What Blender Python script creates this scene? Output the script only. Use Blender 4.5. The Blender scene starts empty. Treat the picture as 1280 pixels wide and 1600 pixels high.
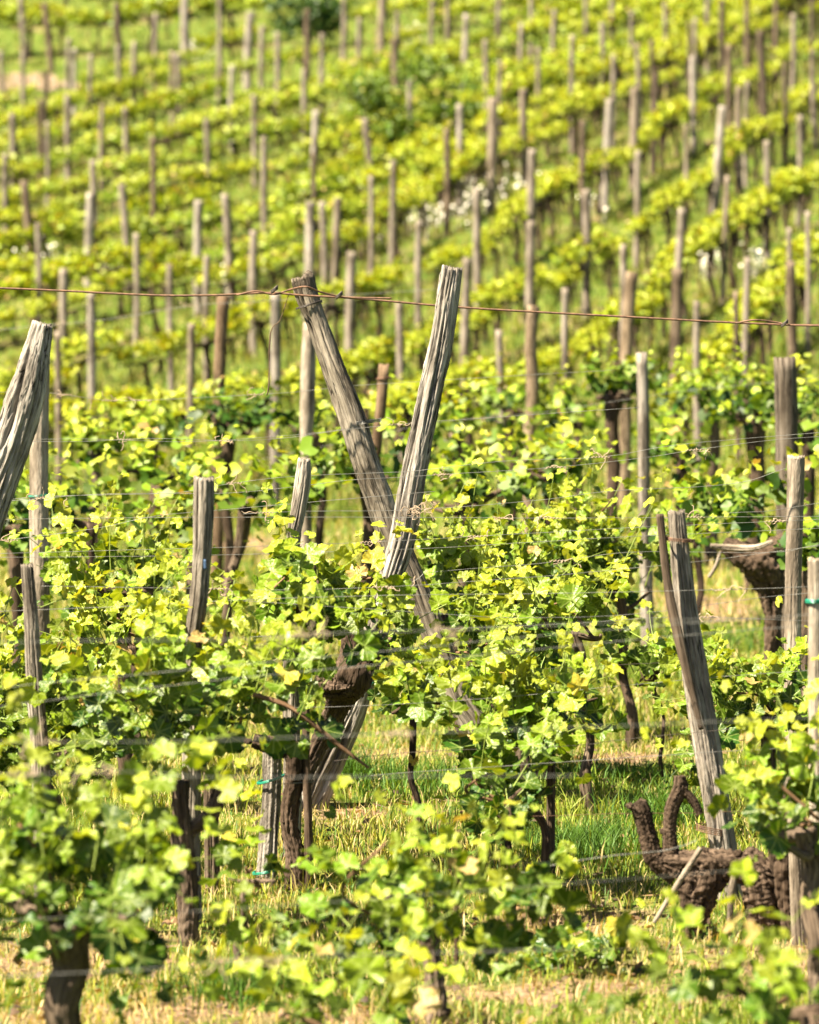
import bpy, math, random
import numpy as np
from mathutils import Vector, Matrix
R = math.radians
scene = bpy.context.scene
COL = scene.collection

# ------------------------------------------------------------------ camera
F = 5850.0                      # focal length in pixels of a 1280x1600 picture
PITCH = math.atan(400.0 / F)
CAM = np.array([0.0, 0.0, 2.15])
cd = bpy.data.cameras.new('camera')
cam = bpy.data.objects.new('camera', cd)
COL.objects.link(cam)
scene.camera = cam
cam.location = CAM
cam.rotation_euler = (math.pi / 2 - PITCH, 0, 0)
cd.sensor_fit = 'VERTICAL'
cd.sensor_height = 36
cd.sensor_width = 36
cd.lens = F / 1600 * 36
cd.clip_start = 0.5
cd.clip_end = 2000
cd.dof.use_dof = True
cd.dof.focus_distance = 14.0
cd.dof.aperture_fstop = 3.5
cd.dof.aperture_blades = 0

# ------------------------------------------------------------------ light
SUN_DIR = Vector((-0.62, -0.34, 1.05)).normalized()      # towards the sun
ld = bpy.data.lights.new('sun', 'SUN')
sun = bpy.data.objects.new('sun', ld)
COL.objects.link(sun)
sun.rotation_euler = SUN_DIR.to_track_quat('Z', 'Y').to_euler()
ld.energy = 5.0
ld.angle = R(0.5)
ld.color = (1.0, 0.89, 0.68)
w = bpy.data.worlds.new('World')
scene.world = w
w.use_nodes = True
nt = w.node_tree
bg = nt.nodes['Background']
sk = nt.nodes.new('ShaderNodeTexSky')
sk.sky_type = 'NISHITA'
sk.sun_disc = False
sk.sun_elevation = math.asin(SUN_DIR.z)
sk.sun_rotation = math.atan2(SUN_DIR.x, SUN_DIR.y)
sk.air_density = 0.3; sk.dust_density = 0.8; sk.ozone_density = 0.3
nt.links.new(sk.outputs[0], bg.inputs[0])
bg.inputs[1].default_value = 0.05
scene.view_settings.view_transform = 'Standard'
scene.view_settings.look = 'None'
scene.view_settings.exposure = 2.42
scene.view_settings.gamma = 1
scene.render.engine = 'CYCLES'
scene.cycles.max_bounces = 7
scene.cycles.transmission_bounces = 5
scene.cycles.diffuse_bounces = 2
scene.cycles.use_denoising = True

# ------------------------------------------------------------------ pixel <-> place
CT, ST = math.cos(PITCH), math.sin(PITCH)
def P(px, py, d):
    """the point at depth d (metres along y) seen at pixel px, py of the 1280x1600 picture"""
    a = (px - 640) / F; b = (800 - py) / F
    v = np.array([a, CT + b * ST, -ST + b * CT])
    return CAM + v * (d / v[1])
def proj(p):
    q = np.asarray(p) - CAM
    zc = q[1] * CT - q[2] * ST
    return 640 + F * q[0] / zc, 800 - F * (q[1] * ST + q[2] * CT) / zc

# terrain: centre line height from depth, plus a slope that rises to the right on the hill
_prof = [(9, 1800), (10.5, 1600), (12.5, 1400), (15, 1235), (18.5, 1120), (23, 1005), (26, 905), (33, 755), (42, 585),
         (53, 370), (60, 260), (69, 156), (85, 0), (95, -100), (120, -230)]
_yy = np.linspace(0, 400, 1601)
_kz = [P(640, v, d)[2] for d, v in _prof]
_zz = np.interp(_yy, [-5] + [d for d, v in _prof] + [160, 400], [_kz[0]] + _kz + [_kz[-1] + 8, _kz[-1] + 10])
_k = np.exp(-0.5 * (np.arange(-24, 25) / 9.0) ** 2); _k /= _k.sum()
_zz = np.convolve(np.pad(_zz, 24, mode='edge'), _k, mode='valid')
def smooth(a, b, x):
    t = np.clip((x - a) / (b - a), 0, 1)
    return t * t * (3 - 2 * t)
def terrain(x, y):
    x = np.asarray(x, float); y = np.asarray(y, float)
    z = np.interp(y, _yy, _zz)
    s = 0.14 * smooth(18, 46, y)
    z = z + s * 26 * np.tanh(x / 26)
    z = z + 0.022 * np.sin(x * 2.3 + 1.3 * np.sin(y * 0.9)) * np.sin(y * 1.7 + x) + 0.012 * np.sin(x * 6.1 + y * 2.2) * np.sin(y * 5.3 - x * 1.2)
    return z
def ground_y(px, py):
    """depth at which the ray through a pixel meets the ground"""
    ys = np.linspace(6, 150, 1500)
    a = (px - 640) / F; b = (800 - py) / F
    xs = a / (CT + b * ST) * ys
    zs = CAM[2] + (-ST + b * CT) / (CT + b * ST) * ys
    h = zs - terrain(xs, ys)
    i = np.argmax(h < 0)
    return float(ys[i]) if h[i] < 0 else 150.0
def on_ground(px, d):
    x = (px - 640) / F * d * 1.0
    return np.array([x, d, float(terrain(x, d))])

# ------------------------------------------------------------------ materials
def mat(name):
    m = bpy.data.materials.new(name); m.use_nodes = True
    nt = m.node_tree; nt.nodes.clear()
    out = nt.nodes.new('ShaderNodeOutputMaterial')
    bs = nt.nodes.new('ShaderNodeBsdfPrincipled')
    nt.links.new(bs.outputs[0], out.inputs[0])
    return m, nt, bs, out
def N(nt, t, **kw):
    n = nt.nodes.new(t)
    for k, v in kw.items():
        if isinstance(k, str) and hasattr(n, k): setattr(n, k, v)
    return n
def ramp(nt, stops, fac=None):
    r = nt.nodes.new('ShaderNodeValToRGB')
    e = r.color_ramp.elements
    while len(e) < len(stops): e.new(0.5)
    for i, (p, c) in enumerate(stops):
        e[i].position = p; e[i].color = (*c, 1)
    if fac is not None: nt.links.new(fac, r.inputs[0])
    return r
def attr(nt, name):
    a = nt.nodes.new('ShaderNodeAttribute'); a.attribute_name = name; return a
def mixc(nt, a, b, fac, blend='MIX'):
    m = nt.nodes.new('ShaderNodeMix'); m.data_type = 'RGBA'; m.blend_type = blend
    for sock, val in ((m.inputs[0], fac), (m.inputs[6], a), (m.inputs[7], b)):
        if hasattr(val, 'links') or hasattr(val, 'is_linked'): nt.links.new(val, sock)
        elif isinstance(val, (int, float)): sock.default_value = val
        else: sock.default_value = (*val, 1)
    return m.outputs[2]
def math_(nt, op, a, b=None):
    m = nt.nodes.new('ShaderNodeMath'); m.operation = op
    for i, v in enumerate((a, b)):
        if v is None: continue
        if isinstance(v, (int, float)): m.inputs[i].default_value = v
        else: nt.links.new(v, m.inputs[i])
    return m.outputs[0]
def wood_mat(name, dark, mid, light, streak=60, crack=0.5, rough=0.85, bump=0.6, warm=None):
    m, nt, bs, out = mat(name)
    at = attr(nt, 'wood')
    oi = nt.nodes.new('ShaderNodeObjectInfo')
    off = nt.nodes.new('ShaderNodeVectorMath'); off.operation = 'SCALE'
    off.inputs[0].default_value = (13.1, 7.7, 31.3); nt.links.new(oi.outputs['Random'], off.inputs['Scale'])
    add = nt.nodes.new('ShaderNodeVectorMath'); add.operation = 'ADD'
    nt.links.new(at.outputs['Vector'], add.inputs[0]); nt.links.new(off.outputs[0], add.inputs[1])
    def stretched(sx, sz, detail=6, rgh=0.65):
        mp = nt.nodes.new('ShaderNodeMapping'); mp.inputs['Scale'].default_value = (sx, sx, sz)
        nt.links.new(add.outputs[0], mp.inputs[0])
        n = nt.nodes.new('ShaderNodeTexNoise'); n.inputs['Scale'].default_value = 1; n.inputs['Detail'].default_value = detail
        n.inputs['Roughness'].default_value = rgh
        nt.links.new(mp.outputs[0], n.inputs['Vector']); return n.outputs[0]
    fine = stretched(streak * 3.5, 9); mid_n = stretched(streak, 3.0); big = stretched(9, 4, 4)
    c = ramp(nt, [(0.33, dark), (0.47, mid), (0.64, light)], mid_n).outputs[0]
    c2 = mixc(nt, c, ramp(nt, [(0.36, dark), (0.62, light)], fine).outputs[0], 0.42)
    patch = ramp(nt, [(0.38, (0.30, 0.27, 0.24)), (0.50, (0.8, 0.78, 0.75)), (0.6, (1.1, 1.1, 1.1))], big).outputs[0]
    c3 = mixc(nt, c2, patch, 0.8, 'MULTIPLY')
    cr = stretched(streak * 0.75, 1.1, 3, 0.5)
    crm = ramp(nt, [(0.485, (0, 0, 0)), (0.5, (1, 1, 1)), (0.515, (0, 0, 0))], cr).outputs[0]
    c4 = mixc(nt, c3, tuple(x * 0.35 for x in dark), math_(nt, 'MULTIPLY', crm, crack))
    if warm:
        c4 = mixc(nt, c4, warm, math_(nt, 'MULTIPLY', ramp(nt, [(0.5, (0, 0, 0)), (0.68, (1, 1, 1))], stretched(14, 5, 4)).outputs[0], 0.55))
    nt.links.new(c4, bs.inputs['Base Color'])
    bs.inputs['Roughness'].default_value = rough
    bs.inputs['Specular IOR Level'].default_value = 0.12
    b = nt.nodes.new('ShaderNodeBump'); b.inputs['Strength'].default_value = bump; b.inputs['Distance'].default_value = 0.006
    hh = math_(nt, 'SUBTRACT', math_(nt, 'ADD', mid_n, math_(nt, 'MULTIPLY', fine, 0.6)), math_(nt, 'MULTIPLY', crm, 0.6))
    nt.links.new(hh, b.inputs['Height']); nt.links.new(b.outputs[0], bs.inputs['Normal'])
    return m
M = {}
M['far_grey'] = wood_mat('far_grey_wood', (0.09, 0.07, 0.055), (0.21, 0.175, 0.14), (0.31, 0.265, 0.22), 30, 0.5)
M['far_tan'] = wood_mat('far_tan_wood', (0.085, 0.066, 0.05), (0.205, 0.165, 0.125), (0.31, 0.255, 0.20), 30, 0.5)
M['far_plain'] = wood_mat('far_pale_wood', (0.15, 0.125, 0.105), (0.28, 0.245, 0.21), (0.38, 0.34, 0.30), 30, 0.4)
M['far_brown'] = wood_mat('far_brown_wood', (0.045, 0.033, 0.024), (0.13, 0.095, 0.068), (0.22, 0.165, 0.12), 30, 0.5)
M['far_dark'] = wood_mat('far_dark_wood', (0.03, 0.022, 0.017), (0.08, 0.058, 0.042), (0.15, 0.115, 0.088), 30, 0.5)
M['silver'] = wood_mat('silver_wood', (0.03, 0.024, 0.02), (0.22, 0.195, 0.17), (0.46, 0.42, 0.375), 55, 1.0, bump=1.0)
M['grey'] = wood_mat('grey_wood', (0.04, 0.032, 0.026), (0.20, 0.17, 0.14), (0.40, 0.355, 0.305), 50, 0.9, bump=0.9)
M['warm_grey'] = wood_mat('warm_grey_wood', (0.035, 0.028, 0.021), (0.19, 0.16, 0.125), (0.38, 0.33, 0.265), 50, 0.9, bump=0.9)
M['tan'] = wood_mat('tan_wood', (0.055, 0.038, 0.024), (0.20, 0.145, 0.095), (0.32, 0.245, 0.17), 50, 0.9, bump=0.9)
M['plain'] = wood_mat('smooth_grey_wood', (0.13, 0.105, 0.08), (0.26, 0.215, 0.17), (0.38, 0.325, 0.265), 30, 0.5, bump=0.4)
M['brown'] = wood_mat('brown_wood', (0.035, 0.024, 0.016), (0.13, 0.085, 0.052), (0.22, 0.15, 0.095), 45, 0.7)
M['dark'] = wood_mat('dark_wood', (0.025, 0.018, 0.013), (0.08, 0.055, 0.038), (0.16, 0.12, 0.088), 45, 0.7)
M['bark'] = wood_mat('vine_bark', (0.018, 0.012, 0.009), (0.065, 0.043, 0.029), (0.15, 0.105, 0.075), 70, 0.8, bump=1.0)
M['bark_light'] = wood_mat('old_vine_bark', (0.025, 0.017, 0.012), (0.11, 0.078, 0.056), (0.23, 0.175, 0.13), 60, 0.9, bump=1.0)
M['cane'] = wood_mat('cane_bark', (0.06, 0.035, 0.02), (0.16, 0.09, 0.05), (0.25, 0.16, 0.095), 90, 0.3)
M['cap'] = wood_mat('weathered_end_grain', (0.025, 0.018, 0.013), (0.09, 0.07, 0.052), (0.18, 0.15, 0.12), 55, 0.9, bump=1.0)

def leaf_mat(name, trans=0.5, veins=True, gloss=0.42):
    m, nt, bs, out = mat(name)
    at = attr(nt, 'tint')
    uv = nt.nodes.new('ShaderNodeUVMap'); uv.uv_map = 'leaf'
    col = at.outputs['Color']
    if veins:
        sep = nt.nodes.new('ShaderNodeSeparateXYZ'); nt.links.new(uv.outputs[0], sep.inputs[0])
        ang = math_(nt, 'ARCTAN2', sep.outputs[0], sep.outputs[1])
        pp = math_(nt, 'PINGPONG', math_(nt, 'ABSOLUTE', ang), 0.39)
        # distance to the nearest of the main veins (every 0.78 rad)
        rr = math_(nt, 'POWER', math_(nt, 'ADD', math_(nt, 'MULTIPLY', sep.outputs[0], sep.outputs[0]), math_(nt, 'MULTIPLY', sep.outputs[1], sep.outputs[1])), 0.5)
        dist = math_(nt, 'MULTIPLY', pp, rr)
        vm = ramp(nt, [(0.0, (1, 1, 1)), (0.035, (0, 0, 0))], dist).outputs[0]
        col = mixc(nt, col, (0.36, 0.42, 0.12), math_(nt, 'MULTIPLY', vm, 0.45))
        no = nt.nodes.new('ShaderNodeTexNoise'); no.inputs['Scale'].default_value = 7
        nt.links.new(uv.outputs[0], no.inputs['Vector'])
        b = nt.nodes.new('ShaderNodeBump'); b.inputs['Strength'].default_value = 0.5; b.inputs['Distance'].default_value = 0.01
        nt.links.new(math_(nt, 'ADD', no.outputs[0], math_(nt, 'MULTIPLY', dist, 3.0)), b.inputs['Height'])
        nt.links.new(b.outputs[0], bs.inputs['Normal'])
    nt.links.new(col, bs.inputs['Base Color'])
    bs.inputs['Roughness'].default_value = gloss
    bs.inputs['Specular IOR Level'].default_value = 0.32
    tr = nt.nodes.new('ShaderNodeBsdfTranslucent')
    tc = mixc(nt, col, (1.2, 1.0, 0.28), 1.0, 'MULTIPLY')
    nt.links.new(tc, tr.inputs[0])
    mx = nt.nodes.new('ShaderNodeMixShader'); mx.inputs[0].default_value = trans
    nt.links.new(bs.outputs[0], mx.inputs[1]); nt.links.new(tr.outputs[0], mx.inputs[2])
    nt.links.new(mx.outputs[0], out.inputs[0])
    return m
M['leaf'] = leaf_mat('vine_leaf', 0.36, gloss=0.38)
M['leaf_far'] = leaf_mat('vine_leaf_simple', 0.34, False, 0.5)
M['blade'] = leaf_mat('grass_blade', 0.32, False, 0.6)

def plain_mat(name, col, rough=0.6, metal=0.0, noise=0.0, scale=40):
    m, nt, bs, out = mat(name)
    bs.inputs['Roughness'].default_value = rough; bs.inputs['Metallic'].default_value = metal
    tc = nt.nodes.new('ShaderNodeTexCoord')
    n = nt.nodes.new('ShaderNodeTexNoise'); n.inputs['Scale'].default_value = scale; n.inputs['Detail'].default_value = 4
    nt.links.new(tc.outputs['Object'], n.inputs['Vector'])
    r = ramp(nt, [(0.3, tuple(c * (1 - noise) for c in col)), (0.7, tuple(min(1, c * (1 + noise)) for c in col))], n.outputs[0])
    nt.links.new(r.outputs[0], bs.inputs['Base Color'])
    return m
M['wire'] = plain_mat('galvanised_wire', (0.17, 0.165, 0.155), 0.45, 0.4, 0.5, 30)
M['rust'] = plain_mat('rusty_cable', (0.11, 0.055, 0.03), 0.75, 0.1, 0.55, 60)
M['darkwire'] = plain_mat('dark_wire', (0.05, 0.038, 0.03), 0.6, 0.2, 0.4, 30)
M['tie'] = plain_mat('green_plastic_tie', (0.01, 0.16, 0.10), 0.35, 0, 0.2)
M['blue'] = plain_mat('blue_paint', (0.03, 0.065, 0.13), 0.8, 0, 0.4, 90)
M['petal'] = plain_mat('white_petal', (0.7, 0.66, 0.56), 0.6, 0, 0.05)
M['dry'] = plain_mat('dry_tendril', (0.30, 0.22, 0.15), 0.8, 0, 0.3, 80)
M['shoot'] = plain_mat('green_shoot', (0.16, 0.21, 0.03), 0.5, 0, 0.3, 20)

def ground_mat():
    m, nt, bs, out = mat('vineyard_ground')
    tc = nt.nodes.new('ShaderNodeTexCoord')
    def nz(s, d=8, r=0.6):
        n = nt.nodes.new('ShaderNodeTexNoise'); n.inputs['Scale'].default_value = s; n.inputs['Detail'].default_value = d
        n.inputs['Roughness'].default_value = r
        nt.links.new(tc.outputs['Object'], n.inputs['Vector']); return n.outputs[0]
    grass = ramp(nt, [(0.3, (0.03, 0.06, 0.008)), (0.5, (0.07, 0.11, 0.014)), (0.62, (0.15, 0.145, 0.03)), (0.75, (0.26, 0.19, 0.08))], nz(7)).outputs[0]
    dirt = ramp(nt, [(0.3, (0.07, 0.042, 0.024)), (0.5, (0.19, 0.125, 0.075)), (0.7, (0.30, 0.21, 0.13))], nz(28)).outputs[0]
    at = attr(nt, 'dirt')
    f = math_(nt, 'ADD', at.outputs['Fac'], math_(nt, 'MULTIPLY', math_(nt, 'SUBTRACT', nz(3.3), 0.5), 1.6))
    fr = ramp(nt, [(0.38, (0, 0, 0)), (0.62, (1, 1, 1))], f).outputs[0]
    nt.links.new(mixc(nt, grass, dirt, fr), bs.inputs['Base Color'])
    bs.inputs['Roughness'].default_value = 0.95; bs.inputs['Specular IOR Level'].default_value = 0.1
    b = nt.nodes.new('ShaderNodeBump'); b.inputs['Strength'].default_value = 0.8; b.inputs['Distance'].default_value = 0.03
    nt.links.new(nz(45), b.inputs['Height']); nt.links.new(b.outputs[0], bs.inputs['Normal'])
    return m
M['ground'] = ground_mat()
M['path'] = plain_mat('dirt_path', (0.16, 0.11, 0.07), 0.95, 0, 0.25, 3)

# ------------------------------------------------------------------ object helpers
def tag(o, label=None, cat=None, group=None, kind=None):
    if label: o['label'] = label
    if cat: o['category'] = cat
    if group: o['group'] = group
    if kind: o['kind'] = kind
    return o
def empty(name, loc, label, cat, group=None, rz=0):
    o = bpy.data.objects.new(name, None); COL.objects.link(o)
    o.location = loc; o.rotation_euler = (0, 0, rz); o.empty_display_size = 0.1
    return tag(o, label, cat, group)
class MB:
    """collects triangles and quads with a few attributes; build() links one mesh object"""
    def __init__(s):
        s.v = []; s.q = []; s.t = []; s.w = []; s.n = 0; s.tint = []; s.uv = []
    def add(s, v, quads=None, tris=None, wood=None, tint=None, uv=None):
        v = np.asarray(v, np.float32)
        s.v.append(v)
        if quads is not None and len(quads): s.q.append(np.asarray(quads, np.int64) + s.n)
        if tris is not None and len(tris): s.t.append(np.asarray(tris, np.int64) + s.n)
        s.w.append(np.zeros((len(v), 3), np.float32) if wood is None else np.asarray(wood, np.float32))
        s.tint.append(np.ones((len(v), 4), np.float32) * 0.3 if tint is None else np.asarray(tint, np.float32))
        s.uv.append(np.zeros((len(v), 2), np.float32) if uv is None else np.asarray(uv, np.float32))
        s.n += len(v)
    def build(s, name, material, parent=None, origin=(0, 0, 0), smooth=True, leafy=False, attrs=None):
        v = np.concatenate(s.v) - np.asarray(origin, np.float32)
        me = bpy.data.meshes.new(name)
        q = np.concatenate(s.q) if s.q else np.zeros((0, 4), np.int64)
        t = np.concatenate(s.t) if s.t else np.zeros((0, 3), np.int64)
        loops = np.concatenate([q.ravel(), t.ravel()]).astype(np.int32)
        starts = np.concatenate([np.arange(len(q)) * 4, len(q) * 4 + np.arange(len(t)) * 3]).astype(np.int32)
        tot = np.concatenate([np.full(len(q), 4), np.full(len(t), 3)]).astype(np.int32)
        me.vertices.add(len(v)); me.loops.add(len(loops)); me.polygons.add(len(starts))
        me.vertices.foreach_set('co', v.ravel())
        me.loops.foreach_set('vertex_index', loops)
        me.polygons.foreach_set('loop_start', starts)
        me.polygons.foreach_set('loop_total', tot)
        if smooth: me.polygons.foreach_set('use_smooth', np.ones(len(starts), bool))
        me.update(calc_edges=True)
        if leafy:
            a = me.attributes.new('tint', 'FLOAT_COLOR', 'POINT'); a.data.foreach_set('color', np.concatenate(s.tint).ravel())
            u = me.uv_layers.new(name='leaf'); u.data.foreach_set('uv', np.concatenate(s.uv)[loops].ravel())
        else:
            a = me.attributes.new('wood', 'FLOAT_VECTOR', 'POINT'); a.data.foreach_set('vector', np.concatenate(s.w).ravel())
        for k, val in (attrs or {}).items():
            a = me.attributes.new(k, 'FLOAT', 'POINT'); a.data.foreach_set('value', np.asarray(val, np.float32))
        me.materials.append(material)
        o = bpy.data.objects.new(name, me); COL.objects.link(o)
        if parent is not None: o.parent = parent
        else: o.location = origin
        return o

def spline(pts, n):
    pts = np.asarray(pts, float)
    if len(pts) == 2: 
        t = np.linspace(0, 1, n)[:, None]; return pts[0] * (1 - t) + pts[1] * t
    e = np.vstack([2 * pts[0] - pts[1], pts, 2 * pts[-1] - pts[-2]])
    seg = np.linalg.norm(np.diff(pts[:, :3], axis=0), axis=1); cum = np.concatenate([[0], np.cumsum(seg)])
    out = []
    for s in np.linspace(0, cum[-1], n):
        i = min(len(pts) - 2, max(0, int(np.searchsorted(cum, s, side='right') - 1)))
        t = (s - cum[i]) / max(1e-9, seg[i])
        p0, p1, p2, p3 = e[i], e[i + 1], e[i + 2], e[i + 3]
        out.append(0.5 * (2 * p1 + (p2 - p0) * t + (2 * p0 - 5 * p1 + 4 * p2 - p3) * t * t + (3 * p1 - p0 - 3 * p2 + p3) * t ** 3))
    return np.array(out)

def tube(mb, pts, rad, nr=8, ns=None, groove=0.0, lump=0.0, rng=None, cap=True, jag=0.0, flat=1.0, grain=0.0, cracks=0):
    """a round log or wire through pts; groove = lengthwise furrows, lump = swellings, jag = ragged top end"""
    pts = np.asarray(pts, float); rad = np.broadcast_to(np.asarray(rad, float), (len(pts),))
    ns = ns or len(pts)
    c = spline(np.hstack([pts, rad[:, None]]), ns); rr = np.maximum(c[:, 3], 1e-4); c = c[:, :3]
    T = np.gradient(c, axis=0); T /= np.linalg.norm(T, axis=1)[:, None] + 1e-9
    ref = np.array([0, 1.0, 0.05]) if abs(T[0][1]) < 0.8 else np.array([1.0, 0, 0])
    U = np.cross(T, ref); U /= np.linalg.norm(U, axis=1)[:, None] + 1e-9
    V = np.cross(T, U)
    th = np.linspace(0, 2 * np.pi, nr, endpoint=False)
    L = np.concatenate([[0], np.cumsum(np.linalg.norm(np.diff(c, axis=0), axis=1))])
    g = np.ones((ns, nr))
    if rng is not None and (groove or lump or grain):
        ph = rng.uniform(0, 6.28, 24)
        for k in range(2, 6):
            g += lump / k ** 0.7 * np.sin(k * 0.6 * th[None, :] * 1.0 * 0 + L[:, None] * (4.5 * k) + ph[k] + np.round(k / 2) * th[None, :])
        for k, a in ((3, .5), (5, .5), (8, .6), (13, .7)):
            g -= groove * a * np.abs(np.sin(k * th[None, :] / 2 * 2 * 0.5 + ph[k % 24] + 0.8 * np.sin(L[:, None] * (1.3 + k * .21) + ph[(k + 3) % 24]))) ** 3
        if grain: 
            q = rng.normal(0, 1, (ns, nr)); q = (q + np.roll(q, 1, 0) + np.roll(q, -1, 0) * .6) / 2
            q[[0, -1]] *= .3
            g += grain * q
    if cracks and rng is not None:
        for _ in range(cracks):
            a0 = rng.uniform(0, 6.28); l0 = rng.uniform(-.2, L[-1]); ll = rng.uniform(.25, .9); wob = rng.uniform(-.5, .5); wdt = rng.uniform(.05, .12); dep = rng.uniform(.08, .26)
            ac = a0 + wob * (L - l0) + .08 * np.sin(L * rng.uniform(8, 20) + a0)
            da = np.abs((th[None, :] - ac[:, None] + np.pi) % (2 * np.pi) - np.pi)
            env = np.clip(np.minimum(L - l0, l0 + ll - L) / (.2 * ll), 0, 1)
            g -= dep * env[:, None] * np.exp(-(da / wdt) ** 2)
    r = rr[:, None] * g
    v = c[:, None, :] + U[:, None, :] * (np.cos(th)[None, :, None] * r[..., None]) + V[:, None, :] * (np.sin(th)[None, :, None] * r[..., None]) * flat
    wood = np.stack([np.cos(th)[None, :] * rr[:, None] + 0 * r, np.sin(th)[None, :] * rr[:, None] + 0 * r, L[:, None] + 0 * r], -1)
    if jag and rng is not None:
        v[-1] += T[-1] * (rng.uniform(-1, 1, nr) * jag)[:, None]
    v = v.reshape(-1, 3); wood = wood.reshape(-1, 3)
    i = np.arange(ns - 1)[:, None]; j = np.arange(nr)[None, :]; jn = (j + 1) % nr
    quads = np.stack([i * nr + j, i * nr + jn, (i + 1) * nr + jn, (i + 1) * nr + j], -1).reshape(-1, 4)
    tris = []
    if cap:
        a = len(v); v = np.vstack([v, c[:1], c[-1:] - T[-1:] * rr[-1] * 0.15]); wood = np.vstack([wood, [[0, 0, 0]], [[0, 0, L[-1]]]])
        jj = np.arange(nr); 
        tris = np.vstack([np.stack([np.full(nr, a), (jj + 1) % nr, jj], -1), np.stack([np.full(nr, a + 1), (ns - 1) * nr + jj, (ns - 1) * nr + (jj + 1) % nr], -1)])
    mb.add(v, quads, tris if len(tris) else None, wood)

# leaf templates: x across, y from the stalk to the tip, z up; size 1 = leaf length
def leaf_template(n, rings, seed):
    rg = np.random.default_rng(seed); LOBE = rg.uniform(.14, .34)
    th = np.linspace(-np.pi, np.pi, n, endpoint=False) + np.pi / n     # 0 = tip
    base = np.zeros(n)
    for i, a in enumerate(th):
        lob = 0.0
        for c, wd, h in ((0, .5, 1.0), (1.05, .5, .88), (-1.05, .5, .88), (2.05, .5, .68), (-2.05, .5, .68)):
            dd = abs((a - c + np.pi) % (2 * np.pi) - np.pi)
            lob = max(lob, h * (1 - LOBE * min(1, (dd / wd)) ** 1.6))
        if abs(a) > 2.65: lob = 0.16
        base[i] = lob
    if n > 12: base *= 1 + 0.055 * np.where(np.arange(n) % 2 == 0, 1, -1) + rg.uniform(-.04, .04, n)
    base *= 0.58
    vs = [[0, 0.0, 0]]; uv = [[0, 0]]
    ph = rg.uniform(0, 6.28, 3); fold = rg.uniform(0.10, 0.34); curl = rg.uniform(-0.35, 0.25)
    for k in range(1, rings + 1):
        f = k / rings
        for i, a in enumerate(th):
            x = math.sin(a) * base[i] * f; y = math.cos(a) * base[i] * f
            z = fold * abs(x) + curl * (y * y) + 0.06 * f * f * math.sin(5 * a + ph[0]) + 0.03 * f * math.sin(3 * a + ph[1])
            if abs(x) < .02: z -= .01
            vs.append([x, y + 0.0, z]); uv.append([x, y])
    vs = np.array(vs); vs[:, 1] += 0.12
    tris = [[0, 1 + i, 1 + (i + 1) % n] for i in range(n)]
    quads = []
    for k in range(1, rings):
        a, b = 1 + (k - 1) * n, 1 + k * n
        quads += [[a + i, b + i, b + (i + 1) % n, a + (i + 1) % n] for i in range(n)]
    return vs, np.array(quads, int).reshape(-1, 4), np.array(tris, int), np.array(uv)
TPL = {'near': [leaf_template(34, 2, s) for s in range(9)], 'mid': [leaf_template(11, 1, s + 20) for s in range(5)],
       'far': [leaf_template(6, 1, s + 40) for s in range(4)]}

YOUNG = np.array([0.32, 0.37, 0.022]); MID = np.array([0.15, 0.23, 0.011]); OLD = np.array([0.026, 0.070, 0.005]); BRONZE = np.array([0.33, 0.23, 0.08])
def add_leaves(mb, pos, out, size, tone, rng, lod, upness=0.6, sun_bias=0.0):
    """pos (n,3) leaf bases; out (n,3) direction the leaf points; tone 0..1 old..young"""
    n = len(pos)
    out = out / (np.linalg.norm(out, axis=1)[:, None] + 1e-9)
    nrm = rng.normal(0, 0.6, (n, 3)); nrm[:, 2] += upness; nrm += out * 0.35
    nrm[:, 1] -= 0.45
    nrm /= np.linalg.norm(nrm, axis=1)[:, None]
    y = out - nrm * np.sum(out * nrm, 1)[:, None]; y /= np.linalg.norm(y, axis=1)[:, None] + 1e-9
    x = np.cross(y, nrm)
    tone = np.clip(tone, 0, 1)[:, None]
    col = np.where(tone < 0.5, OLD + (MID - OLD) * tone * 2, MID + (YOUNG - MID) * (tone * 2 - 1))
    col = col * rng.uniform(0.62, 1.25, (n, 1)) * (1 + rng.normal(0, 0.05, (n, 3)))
    br = (rng.uniform(0, 1, n) < 0.035) & (tone[:, 0] > 0.6)
    col[br] = BRONZE
    yl = rng.uniform(0, 1, n) < 0.008
    col[yl] = (0.40, 0.34, 0.04)
    tpl = TPL[lod]; which = rng.integers(0, len(tpl), n)
    for k, (vs, qd, tr, uv) in enumerate(tpl):
        ix = np.nonzero(which == k)[0]
        if not len(ix): continue
        m = len(vs); s = size[ix][:, None, None]
        fl = np.where(rng.uniform(0, 1, len(ix)) < .5, -1, 1)[:, None, None]
        warp = rng.uniform(.82, 1.18, (len(ix), 1, 1))
        v = pos[ix][:, None, :] + s * (x[ix][:, None, :] * vs[None, :, :1] * warp * fl + y[ix][:, None, :] * vs[None, :, 1:2] + nrm[ix][:, None, :] * vs[None, :, 2:3] * rng.uniform(.4, 1.6, (len(ix), 1, 1)))
        off = (np.arange(len(ix)) * m)[:, None, None]
        q = (qd[None] + off).reshape(-1, 4) if len(qd) else None
        t = (tr[None] + off).reshape(-1, 3)
        c = np.concatenate([np.repeat(col[ix], m, 0), np.ones((len(ix) * m, 1))], 1)
        mb.add(v.reshape(-1, 3), q, t, None, c, np.tile(uv, (len(ix), 1)))

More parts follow.
